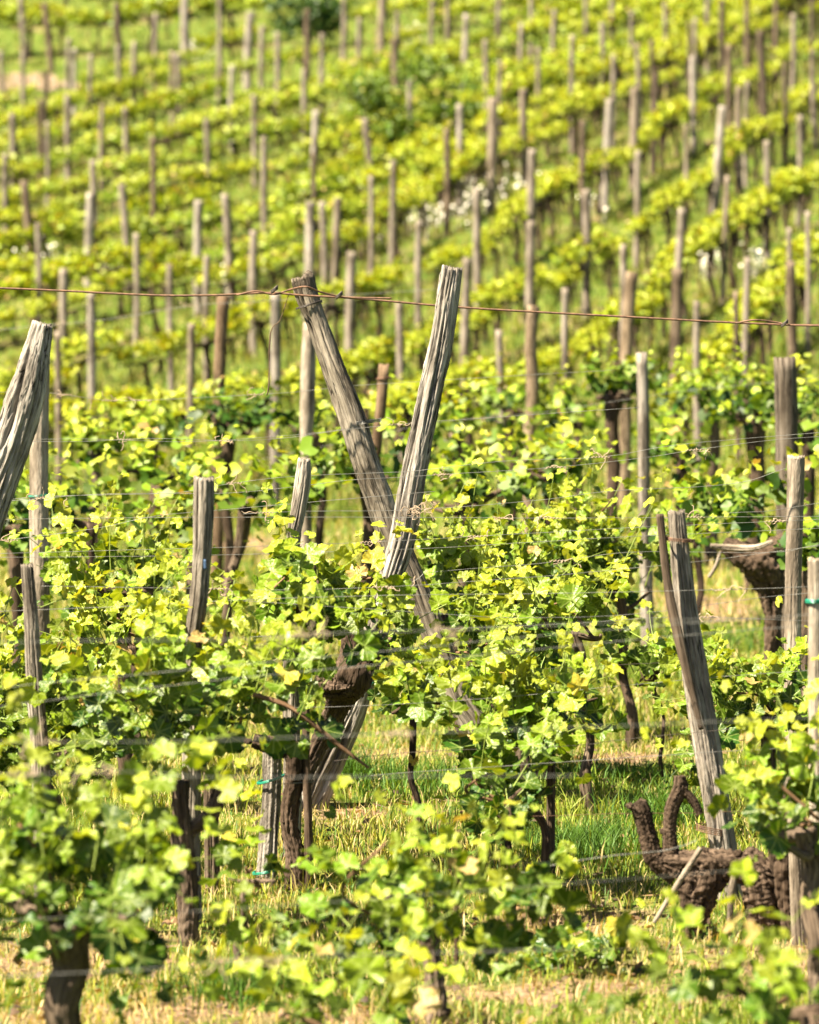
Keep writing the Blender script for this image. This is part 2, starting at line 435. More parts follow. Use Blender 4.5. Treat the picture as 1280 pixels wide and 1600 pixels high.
def shoots(rng, c, ext, nsh, node, length, axis=None, lod='near', up=1.0, even=False, mb_stem=None, stem_r=0.0028, base_low=0.45):
    """shoots growing from an arm or head through the crown; returns leaf bases, directions, sizes, tones"""
    pos, out, size, tone = [], [], [], []
    ext = np.asarray(ext)
    for _ in range(nsh):
        u = rng.normal(0, 0.42, 3); u = u / max(1, np.linalg.norm(u) * 1.0)
        if even: u[0] = rng.uniform(-1, 1)
        b = c + u * ext * np.array([1, 1, 0.7]) - np.array([0, 0, ext[2] * base_low * rng.uniform(0.2, 1.2)])
        d = rng.normal(0, 0.5, 3) + u * 0.9; d[2] = abs(d[2]) * 0.55 + up * rng.uniform(0.1, 1.2)
        if rng.uniform() < 0.22: d[2] *= -0.25
        d /= np.linalg.norm(d)
        ln = length * rng.uniform(0.45, 1.25); k = max(3, int(ln / node)); bend = rng.normal(0, 0.35, 3); bend[2] -= rng.uniform(0, 0.55)
        p = b.copy(); pts = [p.copy()]; side = rng.choice([-1, 1])
        for i in range(k):
            f = i / k
            d = d + bend * (node / ln) * (0.5 + f); d /= np.linalg.norm(d)
            p = p + d * node; pts.append(p.copy())
            perp = np.cross(d, rng.normal(0, 1, 3)); perp /= np.linalg.norm(perp) + 1e-9
            o = perp * side * 0.9 + d * (0.35 + f) ; side = -side
            pos.append(p + perp * 0.02 * side * -1); out.append(o)
            sz = (0.55 + 0.6 * rng.uniform()) * (1.0 - 0.62 * f ** 1.5)
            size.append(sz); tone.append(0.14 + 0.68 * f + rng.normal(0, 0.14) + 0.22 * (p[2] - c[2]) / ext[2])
        if mb_stem is not None: mb_stem.append(np.array(pts[::2] + [pts[-1]]))
    return np.array(pos), np.array(out), np.array(size), np.array(tone)

# ------------------------------------------------------------------ rows on the hillside (crown lines in the photograph)
ROWS_PX = []
rowC = [(0, 500), (200, 450), (330, 430), (427, 405), (527, 373), (577, 350), (627, 325), (677, 298), (720, 270), (790, 235), (854, 203), (904, 175), (971, 147), (1054, 100), (1137, 57), (1187, 32), (1254, 7), (1300, -12)]
rowL1 = [(0, 153), (143, 112), (283, 75), (460, 40), (640, 8), (860, -35), (1300, -120)]
XS = np.arange(-40, 1325, 15.0)
def line(l): 
    l = np.array(l, float); y = np.interp(XS, l[:, 0], l[:, 1])
    y = np.where(XS < l[0, 0], l[0, 1] + (XS - l[0, 0]) * (l[1, 1] - l[0, 1]) / (l[1, 0] - l[0, 0]), y)
    return y
yC, yL = line(rowC), line(rowL1)
ROWS_PX.append(('T', line([(0, 2), (430, -22), (760, -65), (1300, -180)])))
ROWS_PX.append(('U', line([(0, 48), (430, 22), (760, -25), (1300, -140)])))
for k in range(9):
    ROWS_PX.append(('L%d' % k, yL + (yC - yL) * (k / 9.0)))
ROWS_PX.append(('C', yC))
ROWS_PX.append(('B', line([(0, 600), (150, 560), (280, 528), (400, 500), (560, 460), (640, 430), (710, 395), (760, 367), (810, 337), (880, 283), (937, 262), (1004, 215), (1067, 170), (1131, 140), (1207, 100), (1280, 63)])))
ROWS_PX.append(('A', line([(0, 665), (200, 640), (400, 612), (540, 580), (640, 540), (754, 480), (854, 437), (921, 400), (987, 353), (1067, 303), (1131, 240), (1174, 210), (1254, 157), (1290, 134)])))
ROWS_PX.append(('D', line([(400, 690), (500, 665), (640, 625), (760, 585), (854, 550), (904, 530), (954, 492), (1004, 463), (1041, 433), (1071, 413), (1141, 367), (1190, 330), (1244, 292), (1290, 258)])))
ROWS_PX.append(('E', line([(900, 640), (1060, 590), (1137, 533), (1181, 487), (1214, 453), (1290, 400)])))
ROW_RANGE = {'E': (1050, 1325), 'D': (600, 1325), 'A': (-40, 1325)}
HC = 0.68
def solve_crown(px, py, hc=HC):
    ys = np.linspace(22, 140, 1200); xs = (px - 640) / F * ys
    zs = terrain(xs, ys) + hc
    q = 800 - F * (ys * ST + (zs - CAM[2]) * CT) / (ys * CT - (zs - CAM[2]) * ST)
    i = np.argmax(q < py)
    return np.array([xs[i], ys[i], zs[i] - hc]) if q[i] < py else None
ORD = ['first', 'second', 'third', 'fourth', 'fifth', 'sixth', 'seventh', 'eighth', 'ninth', 'tenth', 'eleventh', 'twelfth', 'thirteenth', 'fourteenth',
       'fifteenth', 'sixteenth', 'seventeenth', 'eighteenth', 'nineteenth', 'twentieth'] 
ORD += ['twenty-' + o for o in ORD[:9]] + ['thirtieth'] + ['thirty-' + o for o in ORD[:9]] + ['fortieth'] + ['forty-' + o for o in ORD[:9]]
rows_world = []
for ri, (nm, yl) in enumerate(ROWS_PX):
    pts = []
    lo, hi = ROW_RANGE.get(nm, (-40, 1325))
    for x, y in zip(XS, yl):
        if y < -75 or x < lo or x > hi: continue
        p = solve_crown(x, y)
        if p is not None: pts.append(p)
    pts = np.array(pts)
    k = np.ones(5) / 5
    if len(pts) > 8:
        pp = np.vstack([np.repeat(pts[:1], 2, 0), pts, np.repeat(pts[-1:], 2, 0)])
        sm = np.stack([np.convolve(pp[:, c], k, 'valid') for c in range(3)], 1); sm[0], sm[-1] = pts[0], pts[-1]
        pts = sm
    rows_world.append((nm, ri, pts))

# ------------------------------------------------------------------ near and middle vines: crown centre, half size, depth, foot (all seen in the photograph)
# (cx, cy, half width, half height, depth, foot px, trunk width px, tone shift, label)
NV = [
 (100, 1350, 230, 190, 9.2, 97, 72, -0.06, 'big out of focus vine with a thick trunk in the bottom left corner'),
 (648, 1405, 225, 135, 9.8, 684, 40, 0.0, 'out of focus vine with light leaves at the bottom centre'),
 (1195, 1535, 190, 85, 8.8, 1360, 40, 0.0, 'low blurred vine leaves filling the bottom right corner'),
 (1235, 1255, 105, 85, 10.6, 1290, 40, 0.02, 'leafy vine head on a thick trunk at the lower right edge'),
 (330, 1080, 205, 120, 11.75, 312, 36, 0.0, 'broad in-focus vine in front of the stake with a blue paint mark'),
 (550, 950, 145, 118, 12.9, 462, 36, 0.05, 'dense vine with a swollen gnarled head below the crossed posts'),
 (45, 1110, 150, 150, 13.0, 105, 28, 0.0, 'vine around the rough stake near the left edge'),
 (800, 1090, 165, 115, 12.6, 862, 22, 0.05, 'broad vine right of the lower legs of the crossed posts'),
 (795, 1225, 60, 60, 12.0, 795, 17, -0.25, 'small dark vine with hanging leaves below the centre right'),
 (770, 890, 130, 85, 15.6, 825, 30, 0.05, 'vine just right of where the two posts cross'),
 (1190, 1075, 120, 95, 14.0, 1215, 34, 0.0, 'vine at the foot of the square pale stake on the right'),
 (935, 850, 105, 105, 17.0, 990, 24, 0.0, 'vine with a crooked dark trunk left of the slim upright stake'),
 (1175, 790, 120, 62, 18.5, 1212, 40, -0.1, 'vine with a huge dark burl under its crown at the right'),
 (180, 890, 110, 75, 15.6, 205, 34, 0.12, 'yellowish vine between the two leftmost in-focus stakes'),
 (465, 895, 60, 42, 12.8, 480, 20, 0.1, 'small vine around the knotty thin stake left of centre'),
 (870, 960, 110, 60, 14.6, 930, 24, 0.05, 'vine in the gap left of the split leaning post'),
 (560, 705, 110, 75, 20.0, 575, 30, 0.0, 'vine behind the left arm of the crossed posts'),
 (372, 640, 75, 48, 25.0, 350, 26, -0.35, 'dark rounded vine beside the brown stake above the centre left'),
 (420, 770, 85, 50, 19.5, 335, 28, 0.05, 'vine behind the square topped stake with a brown trunk'),
 (260, 730, 95, 55, 21.0, 230, 26, 0.1, 'vine left of the square topped stake, mid slope'),
 (130, 790, 90, 60, 19.5, 150, 24, 0.05, 'vine right of the smooth upright post near the left edge'),
 (145, 690, 80, 45, 24.0, 150, 22, 0.1, 'vine below the tall slim stake with its top at the rusty cable'),
 (20, 790, 60, 70, 18.5, 30, 34, -0.05, 'vine growing at the foot of the silver leaning post on the left edge'),
 (20, 650, 55, 36, 26.0, 25, 22, 0.05, 'vine behind the silver leaning post on the left edge'),
 (235, 668, 70, 34, 27.5, 240, 22, 0.08, 'vine left of the dark rounded vine'),
 (495, 655, 60, 40, 25.5, 500, 24, 0.05, 'vine behind the pale stake left of the crossed posts'),
 (745, 760, 95, 60, 19.5, 735, 26, 0.05, 'vine right of the right arm of the crossed posts'),
 (700, 665, 85, 45, 24.5, 726, 24, 0.1, 'vine behind the right arm of the crossed posts'),
 (860, 710, 80, 50, 22.0, 850, 24, 0.05, 'vine below the curved stake right of centre'),
 (800, 620, 70, 38, 28.5, 800, 22, 0.1, 'vine left of the curved stake'),
 (900, 635, 60, 36, 28.0, 905, 22, 0.08, 'vine right of the curved stake'),
 (965, 590, 75, 50, 26.0, 955, 34, -0.1, 'vine with a dark twisted trunk behind the top of the slim upright stake'),
 (1060, 690, 62, 50, 23.0, 1075, 24, 0.0, 'vine right of the slim upright stake'),
 (1120, 600, 80, 48, 26.5, 1110, 26, 0.0, 'vine left of the thick square stake at the right'),
 (1180, 625, 85, 52, 25.0, 1185, 44, -0.15, 'vine with a black knotty trunk beside the thick square stake'),
 (1262, 640, 60, 70, 22.0, 1262, 28, -0.05, 'vine behind the thick square stake at the right edge'),
 (1265, 850, 50, 90, 17.5, 1262, 26, -0.1, 'vine squeezed between the pale square stake and the right edge'),
 (1085, 800, 45, 40, 20.0, 1095, 18, 0.05, 'small vine above the open grass on the right'),
 (640, 1070, 60, 45, 14.0, 650, 16, 0.05, 'thin leafy vine between the lower legs of the crossed posts'),
 (905, 1490, 75, 55, 11.2, 960, 16, -0.1, 'spray of blurred leaves hanging over pale grass at the bottom'),
 (200, 985, 75, 55, 14.4, 215, 20, 0.25, 'bright yellow young vine on the left'),
 (740, 990, 80, 50, 14.8, 700, 30, 0.0, 'vine with a black stump head right of the crossed posts'),
 (300, 800, 60, 40, 19.0, 290, 18, 0.1, 'vine just left of the square topped stake'),
 (1020, 1020, 55, 50, 15.6, 1040, 9, 0.05, 'vine left of the split leaning post, over the pale soil mound'),
 (470, 1608, 120, 34, 8.9, 560, 20, -0.05, 'very blurred low vine tips along the bottom edge, centre left'),
 (392, 1340, 55, 80, 10.8, 372, 14, 0.0, 'blurred leafy vine beside the fibrous trunk at the lower left'),
]

# ------------------------------------------------------------------ ground
def blobs(x, y):
    """how bare the ground is: strips under the rows and a few open patches"""
    d = np.zeros_like(x)
    for px, py, rx, ry in ((945, 1190, .42, .5), (490, 1275, .35, .55), (860, 1560, .7, .35), (900, 1450, .5, .6), (300, 1590, 1.2, .35), (60, 1500, .5, .6), (1100, 950, .6, 1.2), (360, 860, .7, .9), (600, 1180, .4, .5), (190, 1490, .4, .4), (1230, 1500, .6, .5)):
        yy = ground_y(px, py); xx = (px - 640) / F * yy
        d = np.maximum(d, 0.66 * np.exp(-(((x - xx) / rx) ** 2 + ((y - yy) / ry) ** 2)))
    return d
def row_dirt(x, y):
    best = np.full(x.shape, 9.0)
    for nm, ri, pts in rows_world:
        for p in pts[::2]:
            best = np.minimum(best, np.hypot(x - p[0], (y - p[1]) * .8))
    return 0.45 * np.exp(-(best / 0.5) ** 2)
def build_ground():
    ys = np.concatenate([np.arange(-6, 8, 1.0), np.arange(8, 30, 0.09), np.arange(30, 96, 0.22), np.geomspace(96, 396, 24)])
    u = np.linspace(-1, 1, 241)
    X = np.sign(u)[None, :] * 1.0 * (np.abs(u)[None, :] ** 2.2 * 60 + np.abs(u)[None, :] * np.clip(ys * 0.16, 4, 14)[:, None])
    Y = np.repeat(ys[:, None], len(u), 1)
    Z = terrain(X, Y)
    far = np.clip((Y - 100) / 250, 0, 1); X = X * (1 + far * 5)
    mb = MB(); n, m = Y.shape
    i = np.arange(n - 1)[:, None]; j = np.arange(m - 1)[None, :]
    q = np.stack([i * m + j, i * m + j + 1, (i + 1) * m + j + 1, (i + 1) * m + j], -1).reshape(-1, 4)
    mb.add(np.stack([X, Y, Z], -1).reshape(-1, 3), q)
    x, y = X.ravel(), Y.ravel()
    near = (np.abs(x) < 12) & (y > 8) & (y < 96)
    d = np.zeros(len(x)) + 0.12
    d[near] = np.maximum(blobs(x[near], y[near]), row_dirt(x[near], y[near]))
    o = mb.build('ground', M['ground'], attrs={'dirt': d})
    tag(o, kind='structure')
build_ground()

def build_path():
    mb = MB(); pts = []
    for px in np.arange(-160, 135, 8.0):
        a = ground_y(px, 141 + 3 * math.sin(px * .1)); b = ground_y(px, 117 + (px > 95) * 14 + 2 * math.sin(px * .17))
        for k in range(6):
            y = a + (b - a) * k / 5; x = (px - 640) / F * y
            pts.append([x, y, float(terrain(x, y)) + 0.03])
    n = len(pts) // 6
    q = [[i * 6 + k, (i + 1) * 6 + k, (i + 1) * 6 + k + 1, i * 6 + k + 1] for i in range(n - 1) for k in range(5)]
    mb.add(pts, q); tag(mb.build('path', M['path']), kind='structure')
build_path()

# ------------------------------------------------------------------ grass (nobody could count it)
def build_grass():
    rng = np.random.default_rng(5)
    mb = MB()
    def blades(n, y0, y1, h, wd, powy, straw, lean=.35, clump=0.0, dim=1.0):
        y = y0 + (y1 - y0) * rng.uniform(0, 1, n) ** powy
        x = rng.uniform(-1, 1, n) * (0.118 * y + 0.3)
        if clump:
            nc = int(n * clump / 18); ci = rng.integers(0, n, nc); k = nc * 18
            x[:k] = np.repeat(x[ci], 18) + rng.normal(0, .05, k); y[:k] = np.repeat(y[ci], 18) + rng.normal(0, .07, k)
        z = terrain(x, y)
        dd = blobs(x, y)
        keep = rng.uniform(0, 1, n) > dd * 0.75
        x, y, z, dd = x[keep], y[keep], z[keep], dd[keep]; n = len(x)
        hh = h * rng.uniform(0.35, 1.3, n) * (1 - .4 * dd); a = rng.uniform(0, 6.28, n)
        ln = rng.normal(0, lean, (n, 2)) * hh[:, None]
        base = np.stack([x, y, z - 0.01], -1)
        sx = np.stack([np.cos(a), np.sin(a), 0 * a], -1) * (wd * rng.uniform(.6, 1.4, n))[:, None]
        m1 = base + np.stack([ln[:, 0] * .35, ln[:, 1] * .35, hh * .6], -1)
        m2 = base + np.stack([ln[:, 0], ln[:, 1], hh * rng.uniform(.75, 1, n)], -1)
        v = np.stack([base - sx, base + sx, m1 - sx * .7, m1 + sx * .7, m2], 1)
        s = (np.sin(x * 1.7 + 2 * np.sin(y * .6)) * np.sin(y * 1.1 + x * .7) * .5 + .5)
        isst = rng.uniform(0, 1, n) < straw * (.35 + 1.0 * s) + dd * .5
        c = np.where(isst[:, None], np.array([0.46, 0.36, 0.16]), np.array([0.17, 0.24, 0.02]) + (np.array([0.09, 0.03, 0.01]) * s[:, None]))
        dk = rng.uniform(0, 1, n) < 0.25; c[dk & ~isst] = (0.06, 0.13, 0.014)
        c = c * rng.uniform(.7, 1.25, (n, 1)) * dim
        o = (np.arange(n) * 5)[:, None, None]
        mb.add(v.reshape(-1, 3), (np.array([[[0, 1, 3, 2]]]) + o).reshape(-1, 4), (np.array([[[2, 3, 4]]]) + o).reshape(-1, 3), None,
               np.concatenate([np.repeat(c, 5, 0), np.ones((n * 5, 1))], 1))
    blades(130000, 9.2, 19, 0.06, 0.0022, 1.2, .36)
    blades(16000, 9.6, 20, 0.11, 0.003, 1.2, .10, clump=.8)
    blades(60000, 18, 32, 0.12, 0.0045, 1.2, .30)
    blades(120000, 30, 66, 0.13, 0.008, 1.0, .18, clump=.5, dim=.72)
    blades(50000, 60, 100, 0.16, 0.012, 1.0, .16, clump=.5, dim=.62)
    # tufts seen in the photograph
    for px, py, w_, n, h in ((540, 1228, .13, 500, .17), (900, 1340, .22, 900, .12), (945, 1330, .16, 400, .13), (640, 1230, .4, 900, .12), (960, 1215, .3, 600, .1), (1050, 1290, .2, 500, .15), (380, 1560, .2, 350, .14), (1110, 1020, .5, 900, .15)):
        y0 = ground_y(px, py); x0 = (px - 640) / F * y0
        x = x0 + rng.normal(0, w_ * .5, n); y = y0 + rng.normal(0, w_ * .5, n); z = terrain(x, y)
        hh = h * rng.uniform(.4, 1.2, n); a = rng.uniform(0, 6.28, n); ln = rng.normal(0, .4, (n, 2)) * hh[:, None]
        base = np.stack([x, y, z - .01], -1); sx = np.stack([np.cos(a), np.sin(a), 0 * a], -1) * .0028
        m1 = base + np.stack([ln[:, 0] * .35, ln[:, 1] * .35, hh * .6], -1); m2 = base + np.stack([ln[:, 0], ln[:, 1], hh * .95], -1)
        v = np.stack([base - sx, base + sx, m1 - sx * .7, m1 + sx * .7, m2], 1); o = (np.arange(n) * 5)[:, None, None]
        c = np.array([[0.06, 0.13, 0.013]]) * rng.uniform(.6, 1.5, (n, 1))
        mb.add(v.reshape(-1, 3), (np.array([[[0, 1, 3, 2]]]) + o).reshape(-1, 4), (np.array([[[2, 3, 4]]]) + o).reshape(-1, 3), None, np.concatenate([np.repeat(c, 5, 0), np.ones((n * 5, 1))], 1))
    tag(mb.build('grass', M['blade'], leafy=True, smooth=False), 'green and straw coloured grass over the vineyard ground', 'grass', kind='stuff')
build_grass()

def build_litter():
    rng = np.random.default_rng(77); mb = MB()
    n = 5200
    y = 9.4 + 15 * rng.uniform(0, 1, n) ** 1.3; x = rng.uniform(-1, 1, n) * (.118 * y + .2)
    k = rng.uniform(0, 1, n) < .25 + blobs(x, y); x, y = x[k], y[k]; n = len(x); z = terrain(x, y) + .012
    a = rng.uniform(0, 6.28, n); L = np.where(rng.uniform(0, 1, n) < .35, rng.uniform(.05, .16, n), rng.uniform(.015, .04, n)); W = np.where(L > .05, .0035, L * .45)
    u = np.stack([np.cos(a), np.sin(a), rng.normal(0, .25, n)], -1); v = np.stack([-np.sin(a), np.cos(a), rng.normal(0, .4, n)], -1)
    c = np.stack([x, y, z + W], -1)
    V = np.stack([c - u * L[:, None] * .5, c - v * W[:, None] + [0, 0, .003], c + u * L[:, None] * .5, c + v * W[:, None], c + np.array([0, 0, .5]) * W[:, None] * 1.2], 1)
    o = (np.arange(n) * 5)[:, None, None]
    t = (np.array([[[0, 1, 4], [1, 2, 4], [2, 3, 4], [3, 0, 4]]]) + o).reshape(-1, 3)
    col = np.where(rng.uniform(0, 1, (n, 1)) < .5, np.array([[.20, .125, .065]]), np.array([[.09, .06, .04]])) * rng.uniform(.6, 1.5, (n, 1))
    mb.add(V.reshape(-1, 3), None, t, None, np.concatenate([np.repeat(col, 5, 0), np.ones((n * 5, 1))], 1))
    tag(mb.build('litter', M['blade'], leafy=True, smooth=False), 'dry twigs and dead leaf bits strewn on the soil', 'litter', kind='stuff')
build_litter()

# ------------------------------------------------------------------ posts
def post(path, d, m, label, name='wooden_post', group='wooden posts of the vineyard', foot=None, depth2=None, hero=False, seed=0, cracks=26, cat='wooden post', flat=1.0, groove=.10, lump=.02):
    """path = [(px, py, width px)...] from the top down, standing at depth d"""
    rng = np.random.default_rng(seed + 100)
    pts = []
    n = len(path)
    for i, (px, py, w_) in enumerate(path):
        dd = d if depth2 is None else d + (depth2 - d) * i / (n - 1)
        pts.append(np.append(P(px, py, dd), w_ / 2 / F * dd))
    pts = np.array(pts[::-1])
    b = pts[0, :3].copy(); g = float(terrain(b[0], b[1]))
    if b[2] > g - 0.05:
        e = pts[0] + (pts[0] - pts[1]) / max(1e-6, abs(pts[0][2] - pts[1][2])) * (b[2] - g + 0.08)
        e[3] = pts[0][3]; pts = np.vstack([e, pts])
    base = np.array([pts[0, 0], pts[0, 1], float(terrain(pts[0, 0], pts[0, 1]))])
    o = empty(name, base, label, cat, group)
    mb = MB()
    if hero: tube(mb, pts[:, :3], pts[:, 3], 110, 240, groove, lump, rng, jag=.010, grain=.020, flat=flat, cracks=cracks)
    else: tube(mb, pts[:, :3], pts[:, 3], 14, 26, groove * .8, lump * 1.3, rng, jag=.006, flat=flat)
    mb.build('post_shaft', M[m], o, base)
    return o, base, pts

def small_tube(name, pts, rad, material, parent=None, base=(0, 0, 0), nr=6, ns=None, **kw):
    mb = MB(); tube(mb, pts, rad, nr, ns, **kw); return mb.build(name, M[material], parent, base)
def ring_pts(px, py, d, w_, tilt=0.0, turns=1.0, h=0.0):
    c = P(px, py, d); r = w_ / 2 / F * d
    t = np.linspace(0, 2 * np.pi * turns, int(18 * turns) + 1)
    return np.stack([c[0] + r * np.cos(t), c[1] + r * np.sin(t), c[2] + tilt * r * np.cos(t) + h * t / 6.28], -1)

# the crossed pair
vl, vlb, vlp = post([(473, 434, 36), (480, 462, 37), (493, 498, 33), (517, 565, 37), (548, 648, 43), (570, 720, 44), (590, 775, 45), (612, 835, 46), (652, 925, 42), (688, 1015, 41), (716, 1090, 42), (745, 1140, 44), (775, 1215, 46)],
                    15.15, 'warm_grey', 'thick crooked log leaning left, left arm of the crossed posts', hero=True, seed=1, groove=.03, cracks=40, name='crossed_post')
small_tube('weathered_cap', [P(479, 461, 15.15), P(474, 436, 15.15), P(472, 432, 15.15)], [19.5 / F * 15.15, 20 / F * 15.15, 15 / F * 15.15], 'cap', vl, vlb, 40, 16, groove=.10, lump=.015, rng=np.random.default_rng(3), grain=.03)
small_tube('wire_binding', ring_pts(483, 478, 15.15, 40, .30, 2, .004), .0022, 'darkwire', vl, vlb)
small_tube('wire_binding', ring_pts(571, 662, 15.15, 50, .12, 3, .005), .0016, 'wire', vl, vlb)
vr, vrb, vrp = post([(706, 419, 34), (700, 460, 37), (690, 530, 38), (674, 605, 40), (656, 695, 41), (641, 775, 42), (630, 840, 43), (614, 895, 40), (598, 950, 40), (575, 1025, 46), (548, 1100, 56), (520, 1165, 62), (492, 1228, 64)],
                    14.75, 'silver', 'silvery furrowed log leaning right, right arm of the crossed posts', hero=True, seed=2, groove=.04, cracks=110, name='crossed_post', depth2=14.75)
small_tube('green_tie', ring_pts(571, 1066, 14.75, 50, -.25, 2, .006), .0022, 'tie', vr, vrb)
for k, (x, y, s) in enumerate(((650, 798, 1), (640, 793, -1), (605, 915, 1))):
    rg = np.random.default_rng(k)
    mb = MB()
    for q in range(9):
        a = P(x + rg.uniform(-20, 30), y + rg.uniform(-5, 5), 14.62); pts = [a]
        for _ in range(5): pts.append(pts[-1] + rg.normal(0, .012, 3))
        tube(mb, np.array(pts), .0014, 4, 10, cap=False)
    mb.build('tendril_clump', M['dry'], vr, vrb)

HERO = [
 # path, depth, material, label, hero, extras
 ([(66, 506, 34), (58, 545, 44), (40, 620, 62), (20, 690, 62), (-8, 770, 62), (-60, 920, 66)], 13.2, 'silver', 'silvery cracked log leaning right at the left edge of the photo', dict(groove=.04, cracks=100)),
 ([(66, 560, 26), (62, 640, 29), (61, 750, 30), (62, 900, 31), (64, 1110, 32)], 16.8, 'plain', 'upright smooth post with a green tie behind the left edge log', dict(groove=.03, cracks=8)),
 ([(319, 748, 33), (318, 800, 33), (316, 860, 30), (311, 930, 29), (303, 1000, 28), (300, 1120, 29), (299, 1300, 31), (300, 1480, 33)], 12.0, 'grey', 'square topped grey stake with a blue paint mark, left of centre', dict(groove=.03, cracks=40)),
 ([(476, 719, 22), (474, 750, 27), (466, 800, 25), (458, 850, 23), (455, 960, 24), (456, 1150, 28), (457, 1340, 31)], 13.3, 'grey', 'thin knotty stake just left of the crossed posts', dict(groove=.06, lump=.06, cracks=40)),
 ([(600, 569, 18), (595, 640, 19), (586, 720, 20), (577, 860, 21), (570, 1000, 22)], 20.5, 'brown', 'thin brown stake leaning right inside the crossed posts', {}),
 ([(1057, 800, 28), (1062, 860, 31), (1072, 950, 36), (1086, 1050, 42), (1104, 1160, 45), (1122, 1270, 44), (1140, 1400, 46)], 12.4, 'grey', 'split stake leaning left above the old stump on the right', dict(groove=.04, cracks=45)),
 ([(1244, 714, 28), (1242, 800, 27), (1240, 900, 26), (1239, 1000, 27), (1238, 1210, 28)], 15.2, 'plain', 'pale squared stake near the right edge', dict(groove=.02, lump=.008, cracks=7)),
 ([(1274, 875, 23), (1274, 1000, 23), (1276, 1200, 25), (1280, 1400, 26)], 11.2, 'plain', 'blurred pale stake with a green tie at the right edge', dict(groove=.03, cracks=6)),
 ([(1002, 551, 19), (1006, 650, 20), (1007, 780, 21), (1010, 900, 22), (1012, 1000, 22)], 21.8, 'grey', 'slim upright stake standing free right of centre', {}),
 ([(834, 478, 21), (829, 540, 20), (833, 610, 22), (828, 680, 21), (826, 800, 22)], 28, 'tan', 'curved tan stake whose top touches the rusty cable', {}),
 ([(1226, 558, 36), (1228, 620, 37), (1230, 720, 38), (1232, 1000, 40)], 19.5, 'cap', 'thick square cut stake above the right edge', dict(groove=.05)),
 ([(988, 425, 21), (983, 480, 21), (979, 550, 21), (977, 700, 22)], 30, 'tan', 'tan stake leaning right with its top above the rusty cable', {}),
 ([(42, 884, 20), (48, 960, 23), (55, 1080, 27), (64, 1200, 30), (70, 1430, 32)], 12.1, 'grey', 'rough grey stake rising from leaves near the left edge', dict(groove=.03, cracks=45)),
 ([(483, 505, 20), (481, 560, 25), (480, 640, 26), (478, 715, 20), (477, 1000, 24)], 20.8, 'plain', 'pale flat stake behind the left arm of the crossed posts', {}),
 ([(349, 462, 21), (344, 560, 20), (342, 640, 20), (340, 800, 21)], 26, 'brown', 'brown stake with its top at the rusty cable, left of centre', {}),
 ([(430, 456, 18), (431, 530, 18), (430, 700, 18)], 31, 'grey', 'stake with twine hanging from the rusty cable beside it', {}),
 ([(143, 457, 14), (144, 560, 14), (145, 650, 15)], 37, 'grey', 'tall slim stake with its top at the rusty cable, far left', {}),
 ([(600 + 116, 1300, 7), (714, 1400, 7), (713, 1570, 7)], 11.0, 'brown', 'very thin rusty rod at the bottom centre', dict(groove=0)),
 ([(427, 1168, 34), (424, 1250, 34), (416, 1370, 36)], 12.9, 'silver', 'short pale support post with two green ties', dict(groove=.12)),
 ([(1240, 1180, 20), (1242, 1300, 22), (1250, 1500, 24)], 11.6, 'plain', 'low pale stake behind the lower right trunk', dict(groove=.04)),
 ([(330, 1210, 26), (331, 1300, 26), (334, 1480, 28)], 12.6, 'dark', 'short dark stake beside the blue marked stake', dict(groove=.12)),
 ([(862, 1150, 14), (861, 1230, 15), (860, 1400, 16)], 12.9, 'dark', 'thin dark stake beside the hanging leaves', dict(groove=.1)),
]
posts_done = {}
for k, (pth, d, m, lab, kw) in enumerate(HERO):
    o, b, p = post(pth, d, m, lab, hero=d < 17.5, seed=10 + k, **kw)
    posts_done[k] = (o, b, p)
# details on them
o, b, p = posts_done[1]; small_tube('green_tie', ring_pts(62, 776, 16.8, 33, .05, 2, .004), .0035, 'tie', o, b)
o, b, p = posts_done[7]; small_tube('green_tie', ring_pts(1273, 942, 11.2, 26, .0, 2, .005), .0045, 'tie', o, b)
o, b, p = posts_done[18]
small_tube('green_tie', ring_pts(424, 1219, 12.9, 44, .3, 2, .004), .003, 'tie', o, b); small_tube('green_tie', ring_pts(417, 1362, 12.9, 44, .2, 2, .004), .003, 'tie', o, b)
o, b, p = posts_done[2]
mb = MB(); tube(mb, [P(320, 874, 11.972), P(321, 890, 11.972)], [.004, .006], 12, 6, rng=np.random.default_rng(2), grain=.2, flat=.5); mb.build('paint_mark', M['blue'], o, b)
o, b, p = posts_done[5]
small_tube('split_strip', [P(1096, 1140, 12.33), P(1064, 1010, 12.33), P(1045, 920, 12.33), P(1031, 803, 12.33)], np.array([4, 9, 8, 6.5]) / F * 12.3, 'dark', o, b, 20, 70, groove=.12, rng=np.random.default_rng(4), grain=.02, flat=.6)
small_tube('rusty_binding', ring_pts(1062, 846, 12.36, 46, -.1, 3, .004), .0018, 'rust', o, b)
small_tube('rusty_binding', ring_pts(1113, 1302, 12.4, 50, -.2, 4, .006), .0022, 'rust', o, b)
o, b, p = posts_done[4]; small_tube('rusty_binding', ring_pts(600, 592, 20.5, 22, .1, 2, .004), .0035, 'rust', o, b)
o, b, p = posts_done[15]; small_tube('hanging_twine', [P(452, 458, 14.9), P(438, 500, 14.9), P(423, 520, 14.9), P(420, 600, 14.9), P(417, 618, 14.9)], .0022, 'brown', o, b, 5, 30, rng=np.random.default_rng(9), grain=.4)

